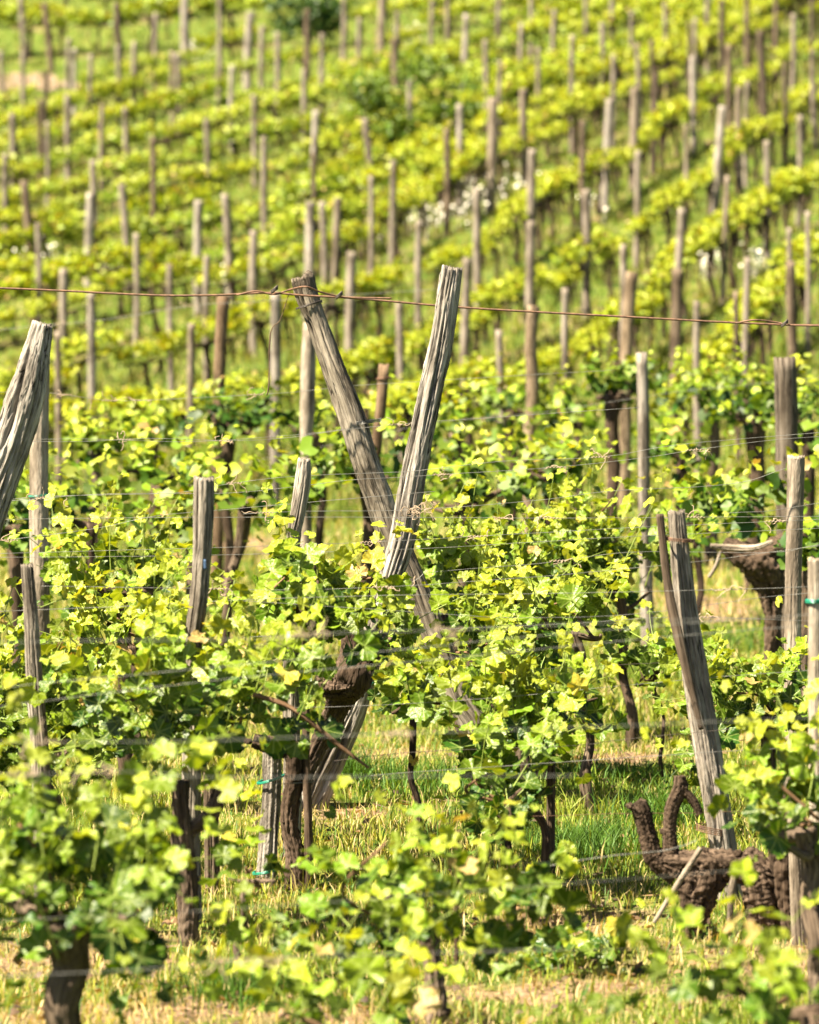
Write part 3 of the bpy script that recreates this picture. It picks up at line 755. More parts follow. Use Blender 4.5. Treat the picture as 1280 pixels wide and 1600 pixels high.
# background stakes: top px, top py, bottom px, bottom py, width px, wood
BG = """100 420 97 540 15 grey|90 518 91 612 11 tan|299 505 298 615 13 tan|1235 408 1241 560 17 brown|883 450 883 580 13 grey|1089 470 1090 570 12 grey|1168 402 1164 545 12 grey|1150 455 1151 530 9 brown
730 403 728 480 15 grey|780 516 782 620 12 grey|623 472 625 570 13 grey|655 345 655 510 12 grey|550 393 548 540 17 grey|397 360 397 540 14 grey|265 412 268 600 11 grey|323 400 323 500 11 grey|213 365 213 520 11 grey
60 348 60 500 11 grey|190 287 200 435 13 grey|38 282 50 415 16 brown|145 250 146 330 12 grey|142 302 140 395 15 plain|310 313 310 410 15 plain|352 303 358 440 14 grey|413 213 415 420 11 grey|485 315 483 395 17 plain
503 315 507 450 12 grey|528 308 524 375 14 tan|580 275 580 340 9 grey|615 250 612 400 11 grey|698 200 698 355 11 brown|771 153 765 330 17 tan|818 138 820 290 13 tan|832 233 830 315 15 grey|745 295 746 400 14 grey
831 345 830 425 15 grey|916 296 916 380 15 grey|959 85 958 150 9 grey|953 155 945 325 14 plain|993 137 990 300 14 tan|997 235 995 390 11 grey|1025 115 1020 275 12 dark|911 188 910 262 11 brown|1082 88 1083 240 10 plain
1072 195 1072 285 8 tan|1130 165 1118 325 15 plain|1155 135 1156 295 12 tan|1168 127 1167 190 9 grey|1198 220 1198 298 11 grey|1250 180 1248 340 10 grey|1225 97 1227 230 9 dark|1137 275 1132 390 9 tan|1066 325 1063 410 14 grey
1059 420 1056 560 20 brown|975 382 975 470 13 grey|1233 356 1235 408 9 grey|1188 47 1193 160 13 dark|1139 70 1140 125 11 brown|1240 22 1239 75 9 grey|1270 77 1272 140 9 grey|1077 35 1077 85 8 dark|1086 28 1086 72 8 grey
1039 5 1041 103 8 grey|987 18 987 70 8 grey|995 68 996 120 8 grey|1018 62 1018 115 8 dark|941 35 943 140 9 grey|895 55 894 235 9 grey|867 15 866 66 9 grey|841 75 841 135 8 grey|815 36 815 90 8 grey|782 95 782 150 8 grey
758 62 759 150 9 grey|729 22 726 80 11 plain|676 0 674 85 9 grey|621 18 621 60 9 grey|616 60 617 150 12 brown|641 115 641 165 10 plain|718 163 718 200 12 plain|599 -10 597 45 14 tan|562 28 561 83 9 grey|538 -10 537 98 9 grey
504 52 504 116 9 grey|480 15 480 72 11 brown|475 108 475 172 9 grey|494 173 493 240 12 plain|490 240 490 297 9 brown|570 185 575 240 12 grey|434 50 433 150 10 grey|410 40 410 98 9 grey|392 18 389 88 14 plain|397 148 398 218 10 grey
363 102 363 168 9 plain|343 -10 342 165 9 grey|290 -10 291 80 15 plain|277 83 278 205 10 grey|269 80 270 190 8 tan|323 185 328 305 10 grey|239 215 239 400 10 brown|196 168 197 280 10 grey|184 70 185 170 9 grey|183 5 188 83 12 dark
210 65 210 160 9 grey|143 85 142 160 8 grey|108 60 108 110 9 grey|117 76 117 108 8 plain|70 5 80 105 11 brown|32 -5 34 25 10 grey|36 82 37 135 8 grey|105 148 107 265 11 grey|73 112 70 195 9 dark|62 155 63 215 8 brown
74 190 74 238 8 grey|20 178 21 260 11 grey|8 240 9 310 10 grey|244 20 244 70 9 grey|160 163 160 195 8 tan|830 -20 830 28 8 grey|915 -15 916 50 8 grey|1128 0 1128 62 10 dark|1168 -20 1168 35 9 brown|1213 -10 1213 50 8 brown
1106 -20 1106 35 9 grey|780 -15 780 60 8 grey|1270 -30 1270 30 8 dark|955 -30 955 25 8 grey|700 -20 700 30 8 tan|1 80 2 115 8 grey|1262 330 1262 400 9 grey""".replace('\n', '|').split('|')
def project_y(p): return proj(p)[1]
bgposts = []
for k, s in enumerate(BG):
    a = s.split(); xt, yt, xb, yb, wd = map(float, a[:5]); m = a[5]
    rg = random.Random(k)
    # depth from a typical stake height, never nearer than its visible foot allows
    best = None
    for H in (1.5, 1.58, 1.66, 1.75, 1.85, 2.0, 2.2):
        ys = np.linspace(24, 125, 900); xs = (xt - 640) / F * ys
        zs = terrain(xs, ys) + H
        q = 800 - F * (ys * ST + (zs - CAM[2]) * CT) / (ys * CT - (zs - CAM[2]) * ST)
        i = int(np.argmax(q < yt)); d = float(ys[i])
        foot = proj([xs[i], d, zs[i] - H])[1]
        if foot >= yb - 3: best = (d, foot); break
    if best is None: best = (d, foot)
    d, foot = best
    xf = xt + (xb - xt) * (foot - yt) / max(20, yb - yt)
    bgposts.append(dict(xt=xt, yt=yt, xf=xf, foot=foot, d=d, w=wd, m=m, k=k, lean=(xb - xt) / max(1, yb - yt)))
# name each by its row and its place along that row
rowpx = []
for nm, ri, pts in rows_world:
    rowpx.append((ri, np.array([proj(p) for p in pts])))
for b in bgposts:
    best = (1e9, 0)
    for ri, pr in rowpx:
        if pr[0, 0] - 30 < b['xf'] < pr[-1, 0] + 30:
            y = np.interp(b['xf'], pr[:, 0], pr[:, 1])
            if abs(y - b['foot']) < best[0]: best = (abs(y - b['foot']), ri)
    b['row'] = best[1]
for ri in set(b['row'] for b in bgposts):
    l = sorted([b for b in bgposts if b['row'] == ri], key=lambda b: b['xt'])
    for i, b in enumerate(l): b['i'] = i; b['n'] = len(l)
WD = {'grey': 'grey', 'plain': 'pale', 'tan': 'tan', 'brown': 'brown', 'dark': 'dark'}
ROWNAME = [ORD[i] for i in range(20)]
for b in bgposts:
    mper = b['w'] / F * b['d']
    size = 'thick' if mper > .135 else ('slim' if mper < .095 else 'sturdy')
    lean = 'left leaning ' if b['lean'] > .04 else ('right leaning ' if b['lean'] < -.04 else '')
    lab = '%s %s%s stake, %s from left in the %s vine row from the top' % (size, lean, WD[b['m']], ORD[b['i']], ROWNAME[b['row']])
    rg = random.Random(b['k'] + 500)
    mx, my = (b['xt'] + b['xf']) / 2 + rg.uniform(-2, 2), (b['yt'] + b['foot']) / 2
    post([(b['xt'], b['yt'], b['w'] * .95), (mx, my, b['w']), (b['xf'], b['foot'], b['w'] * 1.05)], b['d'], 'far_' + b['m'], lab, name='vineyard_stake', group='stakes on the hillside', seed=200 + b['k'], cat='stake')

# ------------------------------------------------------------------ vines
def trunk_mesh(rng, foot, head, r, lod, arms, ext, crown):
    mb = MB()
    n = 5
    pts = [foot + np.array([0, 0, -.05])]
    for i in range(1, n):
        f = i / n; pts.append(foot * (1 - f) + head * f + rng.normal(0, .016, 3) * np.array([1, 1, .2]))
    pts.append(head)
    rad = np.array([1.5, 1.1, .9, .95, 1.05, 1.3])[:len(pts)] * r
    near = lod == 'near'
    tube(mb, np.array(pts), rad, 26 if near else (10 if lod == 'mid' else 6), 60 if near else (16 if lod == 'mid' else 7), .07, .10, rng, grain=.07 if near else 0)
    for a in range(arms):
        ang = rng.uniform(0, 6.28) if a > 1 else (0.15 if a == 0 else 3.0) + rng.normal(0, .3)
        e = head + np.array([math.cos(ang) * ext[0] * rng.uniform(.35, .75), math.sin(ang) * ext[1] * .6, ext[2] * rng.uniform(-.25, .5)])
        mid = (head + e) / 2 + rng.normal(0, .03, 3) - np.array([0, 0, .03])
        tube(mb, np.array([head - [0, 0, r * .6], mid, e]), [r * .85, r * .55, r * .3], 16 if near else 6, 26 if near else 6, .12, .12, rng, grain=.04 if near else 0)
    return mb

# openings between the leaves that the photograph shows: centre, size, only vines nearer than, share kept
GAPS = [(1008, 860, 14, 120, 21.5, .3), (700, 1040, 28, 80, 15, .5), (548, 1110, 44, 70, 14.6, .05), (588, 985, 22, 60, 14.6, .4), (590, 660, 18, 80, 20.4, .02), (468, 785, 22, 72, 13.2, .02), (610, 700, 60, 110, 14.6, .1), (1007, 650, 16, 110, 21.5, .05), (1228, 630, 24, 75, 19.4, .05), (1240, 840, 20, 130, 15.1, .05), (61, 740, 22, 110, 16.7, .1), (545, 1062, 62, 30, 16, .06), (535, 1010, 26, 30, 16, .2), (565, 1130, 34, 60, 16, .12), (500, 1195, 45, 45, 16, .05), (720, 1095, 32, 38, 15, .25), (700, 975, 48, 22, 15, .12),
        (640, 1190, 95, 60, 14, .08), (625, 870, 36, 45, 16, .1), (665, 935, 26, 40, 15, .3), (1170, 878, 66, 34, 18.4, .06), (1205, 950, 34, 60, 18.4, .3), (1120, 930, 55, 62, 18.4, .03),
        (965, 1190, 110, 32, 16, .03), (930, 1290, 110, 75, 16, .02), (1020, 1290, 70, 80, 12.5, .08), (1090, 1330, 80, 55, 11.6, .15), (940, 1400, 90, 55, 12, .04), (385, 855, 50, 40, 17, .05),
        (412, 1250, 60, 75, 16, .1), (470, 1280, 40, 80, 14, .12), (985, 1060, 24, 90, 17, .25), (1095, 1130, 50, 150, 12.6, .15), (318, 860, 30, 130, 12.3, .1), (200, 860, 22, 28, 16, .3), (45, 980, 26, 100, 12.2, .1),
        (430, 1360, 60, 60, 12, .2), (560, 1300, 60, 45, 12, .1), (300, 1350, 50, 130, 11.8, .35)]
VINES = {}; OWN_TRUNK = {1, 4, 5, 12, 41, 39}
def near_vine(k, cx, cy, hw, hh, d, fx, tw, shift, label):
    rng = np.random.default_rng(900 + k)
    c = P(cx, cy, d); ext = np.array([hw / F * d, max(.22, min(.42, hw / F * d * .75)), hh / F * d])
    foot = on_ground(fx, d)
    head = np.array([foot[0] * .45 + c[0] * .55, d, c[2] - ext[2] * .45])
    if head[2] < foot[2] + .25: head[2] = foot[2] + .25
    o = empty('grapevine', foot, label, 'grapevine', 'vines at the foot of the slope')
    lod = 'near' if d < 17.2 else 'mid'
    r = tw / 2 / F * d * (.85 if d < 11 else .68)
    tm = trunk_mesh(rng, foot, head, r, lod, 3 if hw > 70 else 2, ext, c)
    VINES[k] = (o, foot)
    if k not in OWN_TRUNK: tm.build('trunk', M['bark'] if k % 3 else M['bark_light'], o, foot)
    leaf = 0.091 if d < 17.2 else 0.090
    area = math.pi * ext[0] * ext[2]
    nl = area / (leaf ** 2 * .45) * 5.0 * (1 if ext[0] > .2 else 1.4)
    node = .052; length = .42 if hw > 80 else .3
    nsh = max(8, int(nl * (.82 if d < 11 else 1 if d < 17.2 else .62) / (length * .85 / node)))
    st = [] if lod == 'near' else None
    p, q, s, t = shoots(rng, c - [0, 0, ext[2] * .1], ext * np.array([.95, .9, .8]), nsh, node, length, lod=lod, up=1.35, mb_stem=st)
    if d < 11.0: s = s * .92
    pz = (p - CAM); zc = pz[:, 1] * CT - pz[:, 2] * ST; lx = 640 + F * pz[:, 0] / zc; ly = 800 - F * (pz[:, 1] * ST + pz[:, 2] * CT) / zc
    keep = np.ones(len(p), bool)
    for gx, gy, rx, ry, dmax, kp in GAPS:
        inside = ((lx - gx) / rx) ** 2 + ((ly - gy) / ry) ** 2 < rng.uniform(.55, 1.35, len(p))
        if d < dmax: keep &= ~(inside & (rng.uniform(0, 1, len(p)) > kp))
    p, q, s, t = p[keep], q[keep], s[keep], t[keep]
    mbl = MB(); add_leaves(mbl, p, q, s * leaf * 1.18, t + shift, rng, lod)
    mbl.build('foliage', M['leaf'] if lod == 'near' else M['leaf_far'], o, foot, leafy=True)
    if st:
        ms = MB(); rs = np.random.default_rng(k)
        for pt in st:
            bad = False
            for gx, gy, rx, ry, dmax, kp in GAPS:
                if d >= dmax: continue
                for e in (pt[len(pt) // 2], pt[-1], pt[0]):
                    x_, y_ = proj(e)
                    if ((x_ - gx) / rx) ** 2 + ((y_ - gy) / ry) ** 2 < 1.25 and rs.uniform() > kp: bad = True
            if not bad: tube(ms, pt, np.linspace(.0024, .001, len(pt)), 4, cap=False)
        if ms.n: ms.build('green_shoots', M['shoot'], o, foot)
    if lod == 'near' and k != 39:
        cn = MB()
        for _ in range(2):
            a = head + rng.normal(0, .03, 3); e = c + rng.normal(0, .3, 3) * ext
            tube(cn, np.array([a, (a + e) / 2 + rng.normal(0, .06, 3), e]), [.006, .005, .004], 8, 16, rng=rng, lump=.05)
        cn.build('canes', M['cane'], o, foot)
    return o, foot, head
for k, a in enumerate(NV): near_vine(k, *a)

# the huge dark burl under the crown of the vine at the right, the gnarled head under the crossed posts, the old stump low on the right
def gn(name, parts, m, label, cat, base, seed):
    rng = np.random.default_rng(seed)
    if isinstance(name, int): o, base = VINES[name]
    else: o = empty(name, base, label, cat)
    for nm, pth in parts:
        mb = MB()
        pts = np.array([P(x + (rng.normal(0, w_ * .10) if nm == 'trunk' else 0), y, d) for x, y, w_, d in pth]); rad = np.array([w_ / 2 / F * d for x, y, w_, d in pth])
        tube(mb, pts, rad, 48, max(40, 22 * len(pth)), .05, .15, rng, grain=.075, cracks=26)
        if nm in ('trunk', 'limb'):
            for _ in range(5):
                i_ = rng.integers(0, len(pts)); a_ = rng.uniform(0, 6.28); rr_ = rad[i_]
                c_ = pts[i_] + np.array([math.cos(a_), -abs(math.sin(a_)) * .6, rng.uniform(-.5, .5)]) * rr_ * .8
                tube(mb, np.array([c_ - [0, 0, rr_ * .3], c_, c_ + np.array([math.cos(a_), -.2, .4]) * rr_ * .5]), [rr_ * .25, rr_ * .45, rr_ * .2], 14, 12, .05, .1, rng, grain=.1)
        mb.build(nm, M['plain'] if nm == 'dead_cane' and d > 15 else M[m], o, base)
    return o
dS = 11.7
gn('old_stump', [
   ('trunk', [(1262, 1680, 74, dS), (1254, 1580, 62, dS), (1240, 1490, 54, dS), (1230, 1410, 52, dS), (1228, 1340, 56, dS), (1236, 1280, 44, dS), (1240, 1240, 34, dS)]),
   ('limb', [(1196, 1500, 26, dS), (1194, 1450, 46, dS), (1188, 1400, 60, dS), (1180, 1355, 54, dS), (1160, 1335, 34, dS)]),
   ('limb', [(1075, 1560, 20, dS), (1072, 1490, 24, dS), (1082, 1440, 44, dS), (1094, 1395, 64, dS), (1102, 1355, 60, dS), (1085, 1335, 40, dS)]),
   ('limb', [(1030, 1340, 30, dS), (1075, 1346, 42, dS), (1130, 1350, 50, dS), (1185, 1358, 48, dS), (1230, 1372, 46, dS)]),
   ('limb', [(1060, 1360, 44, dS), (1025, 1340, 34, dS), (1012, 1300, 30, dS), (1002, 1268, 32, dS), (992, 1256, 28, dS)]),
   ('limb', [(1050, 1345, 30, dS), (1046, 1300, 24, dS), (1050, 1262, 24, dS), (1062, 1232, 22, dS), (1062, 1212, 16, dS)]),
   ('limb', [(1062, 1228, 12, dS), (1082, 1250, 15, dS), (1094, 1272, 13, dS)]),
   ('dead_cane', [(1022, 1442, 6, 11.4), (1060, 1380, 9, 11.4), (1095, 1325, 10, 11.4)]),
   ('dead_cane', [(1140, 1440, 9, 11.4), (1143, 1390, 10, 11.4), (1150, 1350, 10, 11.4)])],
   'bark', 'gnarled bare old stump with stubby arms at the lower right', 'vine stump', on_ground(1240, dS), 3)
gn(5, [
   ('trunk', [(470, 1222, 34, 13.9), (505, 1150, 30, 13.9), (530, 1085, 52, 13.7), (545, 1058, 64, 13.6), (560, 1030, 48, 13.6), (548, 990, 36, 13.6), (530, 950, 30, 13.6)]),
   ('limb', [(555, 1070, 52, 13.6), (520, 1074, 50, 13.6), (490, 1068, 30, 13.6)]),
   ('limb', [(560, 1040, 36, 13.6), (585, 1020, 34, 13.6), (600, 1000, 24, 13.6)])],
   'bark', 'swollen dark vine head in the leaves under the crossed posts', 'vine trunk', on_ground(470, 13.9), 4)
gn(12, [
   ('trunk', [(1215, 1100, 26, 18.2), (1212, 1000, 28, 18.2), (1205, 930, 36, 18.2), (1188, 890, 58, 18.2), (1162, 868, 50, 18.2), (1130, 850, 24, 18.2)]),
   ('limb', [(1190, 880, 50, 18.2), (1225, 855, 40, 18.2), (1245, 830, 26, 18.2)]),
   ('dead_cane', [(1110, 853, 7, 18), (1150, 857, 10, 18), (1180, 856, 10, 18), (1208, 846, 6, 18)]),
   ('dead_cane', [(1126, 862, 5, 18), (1118, 885, 6, 18), (1108, 902, 6, 18)])],
   'bark', 'huge dark burl of a vine with a pale dead cane across it', 'vine trunk', on_ground(1215, 18.2), 5)
gn(5, [('trunk', [(458, 1420, 34, 12.8), (458, 1345, 32, 12.8), (459, 1280, 31, 12.8), (460, 1210, 30, 12.8), (456, 1160, 34, 12.8)]),
   ('limb', [(456, 1172, 30, 12.8), (430, 1168, 30, 12.8), (395, 1158, 24, 12.8)])],
   'bark', 'straight black vine trunk beside the short pale support post', 'vine trunk', on_ground(458, 12.8), 6)
gn(1, [('trunk', [(683, 1700, 36, 10.4), (682, 1580, 34, 10.4), (676, 1500, 34, 10.4), (668, 1440, 40, 10.4)]), ('limb', [(668, 1450, 30, 10.4), (630, 1430, 26, 10.4), (605, 1400, 16, 10.4)])],
   'bark_light', 'grey brown vine trunk at the bottom edge, centre', 'vine trunk', on_ground(683, 10.4), 7)
gn(4, [('trunk', [(300, 1560, 40, 11.7), (297, 1400, 34, 11.7), (290, 1300, 34, 11.7), (284, 1220, 30, 11.7)]), ('limb', [(296, 1300, 22, 11.7), (330, 1270, 24, 11.7), (345, 1225, 20, 11.7)])],
   'bark_light', 'fibrous vine trunk close in front of the blue marked stake', 'vine trunk', on_ground(300, 11.7), 8)
gn(41, [('trunk', [(735, 1140, 40, 15.3), (712, 1050, 26, 15.3), (706, 1000, 36, 15.3), (704, 970, 50, 15.3)]), ('limb', [(690, 985, 40, 15.3), (725, 978, 42, 15.3), (738, 965, 20, 15.3)])],
   'dark', 'black stumpy vine head right of the crossed posts', 'vine trunk', on_ground(735, 15.3), 9)
# the long reddish pruned cane
gn('pruned_cane', [('cane', [(395, 1085, 6, 11.6), (450, 1104, 8, 11.6), (500, 1140, 8, 11.6), (530, 1165, 7, 11.6), (577, 1200, 4, 11.6)])], 'cane',
   'long reddish brown cane slanting down to the right below centre', 'cane', on_ground(395, 11.9), 12)

# hillside vines: prototypes, then copies along the rows
protos = []
for v in range(16):
    tight = v >= 8
    rng = np.random.default_rng(40 + v)
    foot = np.zeros(3); head = np.array([rng.normal(0, .04), 0, .58]); c = np.array([0, 0, HC + (.05 if tight else 0)]); ext = np.array([.56, .05, .08]) if tight else np.array([.64, .12, .09])
    tm = trunk_mesh(rng, foot, head, .026 + .010 * rng.uniform(), 'far', 3, np.array([.6, .12, .2]), c)
    tube(tm, np.array([[-.6, .02, .60], [-.25, -.02, .575], head, [.3, .02, .585], [.6, -.01, .61]]), [.012, .016, .02, .016, .011], 6, 14, cap=False)
    for _ in range(10 if tight else 3):
        x0 = rng.uniform(-.55, .55); y0 = 0
        a = np.array([x0, y0, .595]); b = np.array([x0 + rng.normal(0, .07), y0 + rng.normal(0, .05), rng.uniform(.1, .42)])
        tube(tm, np.array([a, (a + b) / 2 + rng.normal(0, .03, 3), b]), [.012, .010, .006], 5, 6, cap=False)
    mb = MB()
    p, q, s, t = shoots(rng, c, ext, 105 if tight else 125, .05 if tight else .06, .125 if tight else .17, lod='far', up=.8, base_low=.3, even=True)
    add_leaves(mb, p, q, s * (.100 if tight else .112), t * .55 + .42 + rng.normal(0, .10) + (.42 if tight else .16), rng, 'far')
    protos.append((tm, mb))
proto_objs = {}
count = 0
vine_list = []
for nm, ri, pts in rows_world:
    seg = np.linalg.norm(np.diff(pts, axis=0), axis=1); cum = np.concatenate([[0], np.cumsum(seg)])
    sp = 1.12 if nm[0] in 'LTUC' else 0.95
    s = 0.3; rg = random.Random(ri * 7 + 1); idx = 0
    while s < cum[-1]:
        p = np.array([np.interp(s, cum, pts[:, c]) for c in range(3)]); q = np.array([np.interp(min(cum[-1], s + .4), cum, pts[:, c]) for c in range(3)])
        dirv = q - p
        if np.linalg.norm(dirv) < 1e-3: break
        px, py = proj(p + [0, 0, HC])
        s += sp * rg.uniform(.9, 1.12)
        if -60 < px < 1340 and -60 < py:
            gap = rg.random() < .06
            # leave the path and the tree clear
            if gap or (nm in 'TU' and px > 560) or (400 < px < 545 and py < 75): continue
            vine_list.append((nm, ri, p, math.atan2(dirv[1], dirv[0]), px, math.atan2(dirv[2], math.hypot(dirv[0], dirv[1]))))
    
def copy_tree(o):
    c = o.copy(); COL.objects.link(c)
    for ch in list(o.children):
        d = ch.copy(); COL.objects.link(d); d.parent = c
    return c
from collections import Counter
rowcount = Counter(); 
for n_, (nm, ri, p, ang, px, rise) in enumerate(sorted(vine_list, key=lambda a: (a[1], a[4]))):
    v = (8 if nm in 'ABCDE' or (nm in ('L8', 'L7') and px > 760) else 0) + random.Random(n_ * 3 + 1).randrange(8); i = rowcount[ri]; rowcount[ri] += 1
    lab = 'blurred hillside vine, %s from left in the %s vine row from the top' % (ORD[min(i, len(ORD) - 1)], ROWNAME[ri])
    if v not in proto_objs:
        o = empty('hillside_vine', (0, 0, 0), lab, 'grapevine', 'vines in rows on the hillside')
        protos[v][0].build('trunk', M['bark'], o); protos[v][1].build('foliage', M['leaf_far'], o, leafy=True)
        proto_objs[v] = o
    else:
        o = copy_tree(proto_objs[v]); o['label'] = lab
    rg = random.Random(n_)
    o.location = (p[0] + rg.uniform(-.05, .05), p[1] + rg.uniform(-.05, .05), float(terrain(p[0], p[1])))
    fl = rg.random() < .5
    o.rotation_euler = (rg.uniform(-.06, .06), (rise if fl else -rise) + rg.uniform(-.04, .04), ang + (math.pi if fl else 0))
    sc = rg.uniform(.70, 1.16) * (1.45 if nm in 'TU' else 1)
    o.scale = (sc * rg.uniform(.9, 1.1), sc * (1.15 if nm[0] in 'LTU' else 1), sc)
print('hillside vines', len(vine_list), dict(rowcount))

# ------------------------------------------------------------------ the small tree on the hill and the dark bush at the top
def bush(name, foot_px, d, crown, nshoot, leaf, tone, limbs, label, cat, seed, red=0.0):
    rng = np.random.default_rng(seed); foot = on_ground(foot_px, d)
    o = empty(name, foot, label, cat)
    mb = MB()
    for pth in limbs:
        tube(mb, np.array([P(x, y, d) for x, y, w_ in pth]), np.array([w_ / 2 / F * d for x, y, w_ in pth]), 10, 20, .1, .08, rng)
    mb.build('trunk', M['dark'], o, foot)
    ml = MB()
    for (x, y, w_, h, n) in crown:
        c = P(x, y, d + rng.uniform(-.3, .3)); e = np.array([w_ / F * d, w_ / F * d * .7, h / F * d])
        p, q, s, t = shoots(rng, c, e, int(n * 2.8), .06, .3, lod='far', up=.6)
        add_leaves(ml, p, q, s * leaf, t * .35 + tone, rng, 'far')
    ml.build('crown', M['leaf_far'], o, foot, leafy=True)
    return o
yT = ground_y(668, 292)
bush('small_tree', 668, yT, [(585, 140, 40, 30, 30), (665, 105, 40, 34, 36), (700, 165, 45, 28, 36), (625, 195, 48, 32, 44), (580, 165, 30, 20, 20), (680, 215, 36, 24, 26), (640, 235, 34, 20, 22), (560, 130, 22, 14, 10), (730, 130, 26, 16, 12), (660, 100, 30, 14, 12)],
     0, .105, .16, [[(670, 296, 11), (660, 270, 10), (640, 245, 9), (615, 215, 7), (600, 180, 4)], [(650, 255, 6), (668, 225, 5), (685, 190, 3)], [(632, 238, 5), (630, 200, 4), (645, 150, 3)]],
     'dark green young tree with a bent trunk among the hillside rows', 'tree', 71)
yB = ground_y(480, 84)
bush('dark_bush', 480, yB, [(455, 35, 28, 24, 26), (500, 35, 34, 26, 34), (480, 5, 45, 24, 30), (530, 15, 30, 24, 20), (440, 5, 24, 20, 16)], 0, .14, -1.2,
     [[(480, 90, 8), (482, 50, 6), (490, 10, 4)]], 'blackish green bush at the top edge of the photo', 'bush', 72)

# ------------------------------------------------------------------ white wild flowers
def flowers():
    rng = np.random.default_rng(8); mb = MB(); st = MB()
    for px, py, w_, h, n in ((742, 300, 30, 18, 34), (800, 292, 55, 26, 30), (655, 345, 50, 20, 24), (585, 375, 30, 12, 12), (1105, 410, 22, 12, 18), (1180, 410, 16, 18, 22), (930, 330, 30, 12, 10), (62, 405, 55, 24, 26), (180, 408, 14, 12, 10), (315, 75, 30, 10, 22), (640, 50, 20, 10, 8), (350, 440, 22, 10, 10), (700, 330, 40, 20, 30)):
        for _ in range(n):
            x, y = px + rng.normal(0, w_ * .5), py + rng.normal(0, h * .5) + 20
            d = ground_y(x, y); b = np.array([(x - 640) / F * d, d, 0]); b[2] = terrain(b[0], b[1]); h_ = rng.uniform(.15, .4)
            c = b + [rng.normal(0, .04), 0, h_]; r = rng.uniform(.02, .038)
            th = np.linspace(0, 2 * np.pi, 10, endpoint=False)
            nrm = np.array([rng.normal(0, .3), -.6, .8]); nrm /= np.linalg.norm(nrm); u = np.cross(nrm, [1, 0, 0]); u /= np.linalg.norm(u); v_ = np.cross(nrm, u)
            rr = r * np.where(np.arange(10) % 2, 1, .6)
            pts = c + np.outer(np.cos(th) * rr, u) + np.outer(np.sin(th) * rr, v_)
            mb.add(np.vstack([c + nrm * r * .25, pts]), None, [[0, 1 + i, 1 + (i + 1) % 10] for i in range(10)])
            tube(mb, np.array([b, c]), .0025, 3, 2, cap=False)
    tag(mb.build('wildflowers', M['petal']), 'scattered white wild flowers in the hillside grass', 'flowers', kind='stuff')
flowers()

# ------------------------------------------------------------------ wires
def wire(pts, d, r, m, label, d2=None, ends=(1, 1), tendrils=(), cat='wire', name='trellis_wire', sag=0):
    pts = [tuple(p) for p in pts]
    if ends[0]: (x0, y0), (x1, y1) = pts[0], pts[1]; pts = [(x0 - 260, y0 - (y1 - y0) / (x1 - x0) * 260)] + pts
    if ends[1]: (x0, y0), (x1, y1) = pts[-2], pts[-1]; pts = pts + [(x1 + 260, y1 + (y1 - y0) / (x1 - x0) * 260)]
    n = len(pts); X0, X1 = pts[0][0], pts[-1][0]
    r = r * (.62 if name != 'steel_cable' else 1)
    w3 = np.array([P(x, y, d if d2 is None else d + (d2 - d) * (x - X0) / (X1 - X0)) for x, y in pts])
    base = w3[0].copy()
    mb = MB(); rg = np.random.default_rng(int(pts[0][1]) + n)
    ns = 140
    c = spline(w3, ns); c[:, 2] += np.cumsum(rg.normal(0, .0004, ns)) * .5
    tube(mb, c, r, 6, ns, cap=True)
    if tendrils or name == 'steel_cable':
        o = empty(name, base, label, cat, 'trellis wires'); mb.build('strand', M[m], o, base)
        for x in tendrils:
            i = int(np.clip(np.searchsorted(c[:, 0] / c[:, 1] * F + 640, x), 2, ns - 3))
            t = MB()
            for _ in range(4):
                p = c[i] + rg.normal(0, .01, 3) * [3, .3, .3]; pp = [p]
                dv = rg.normal(0, .5, 3) + [rg.choice([-1, 1]), 0, 0]
                for q in range(7): dv = dv * .8 + rg.normal(0, .6, 3) * [1, .5, 1]; pp.append(pp[-1] + dv / np.linalg.norm(dv) * .008)
                tube(t, np.array(pp), .0015, 4, 12, cap=False)
            u = np.linspace(-.035, .035, 40)
            tube(t, np.stack([c[i][0] + u, c[i][1] + (r + .002) * np.sin(u * 500), c[i][2] + (r + .002) * np.cos(u * 500)], -1), .0013, 4, 40, cap=False)
            t.build('tendril_clump', M['dry'], o, base)
    else:
        o = mb.build(name, M[m], None, base); tag(o, label, cat, 'trellis wires')
    return o, base, c
cab, cb, cc = wire([(-20, 449), (100, 454), (240, 461), (330, 461), (420, 457), (475, 461), (560, 466), (710, 479), (850, 488), (1000, 496), (1130, 503), (1225, 507), (1290, 508)], 14.92, .0042, 'rust',
     'thick rusty cable strung over the top of the crossed posts', name='steel_cable', cat='cable')
small_tube('twisted_end', [P(370, 461, 14.9), P(400, 455, 14.89), P(428, 460, 14.9), P(455, 452, 14.88), P(478, 448, 14.8), P(500, 456, 14.85), P(530, 463, 14.9), P(560, 465, 14.88), P(612, 466, 14.87)], .0036, 'rust', cab, cb, 6, 60)
small_tube('twisted_end', [P(1150, 505, 14.9), P(1180, 500, 14.88), P(1215, 504, 14.9), P(1235, 508, 14.88), P(1290, 509, 14.88)], .0036, 'rust', cab, cb, 6, 40)
for x, y in ((429, 455), (530, 464), (1226, 508)):
    small_tube('knot', ring_pts(x, y, 14.88, 9, .8, 3, .004), .0035, 'darkwire', cab, cb)
wire([(0, 515), (160, 500), (300, 478), (420, 470)], 24, .003, 'wire', 'faint blurred wire just below the rusty cable at the left', tendrils=(300, 95))
wire([(0, 614), (75, 615), (165, 627), (220, 627), (330, 622), (450, 615), (560, 604), (700, 596)], 17, .0016, 'wire', 'thin wire with dry tendrils crossing the smooth left post', tendrils=(100, 165, 215, 395), ends=(1, 1))
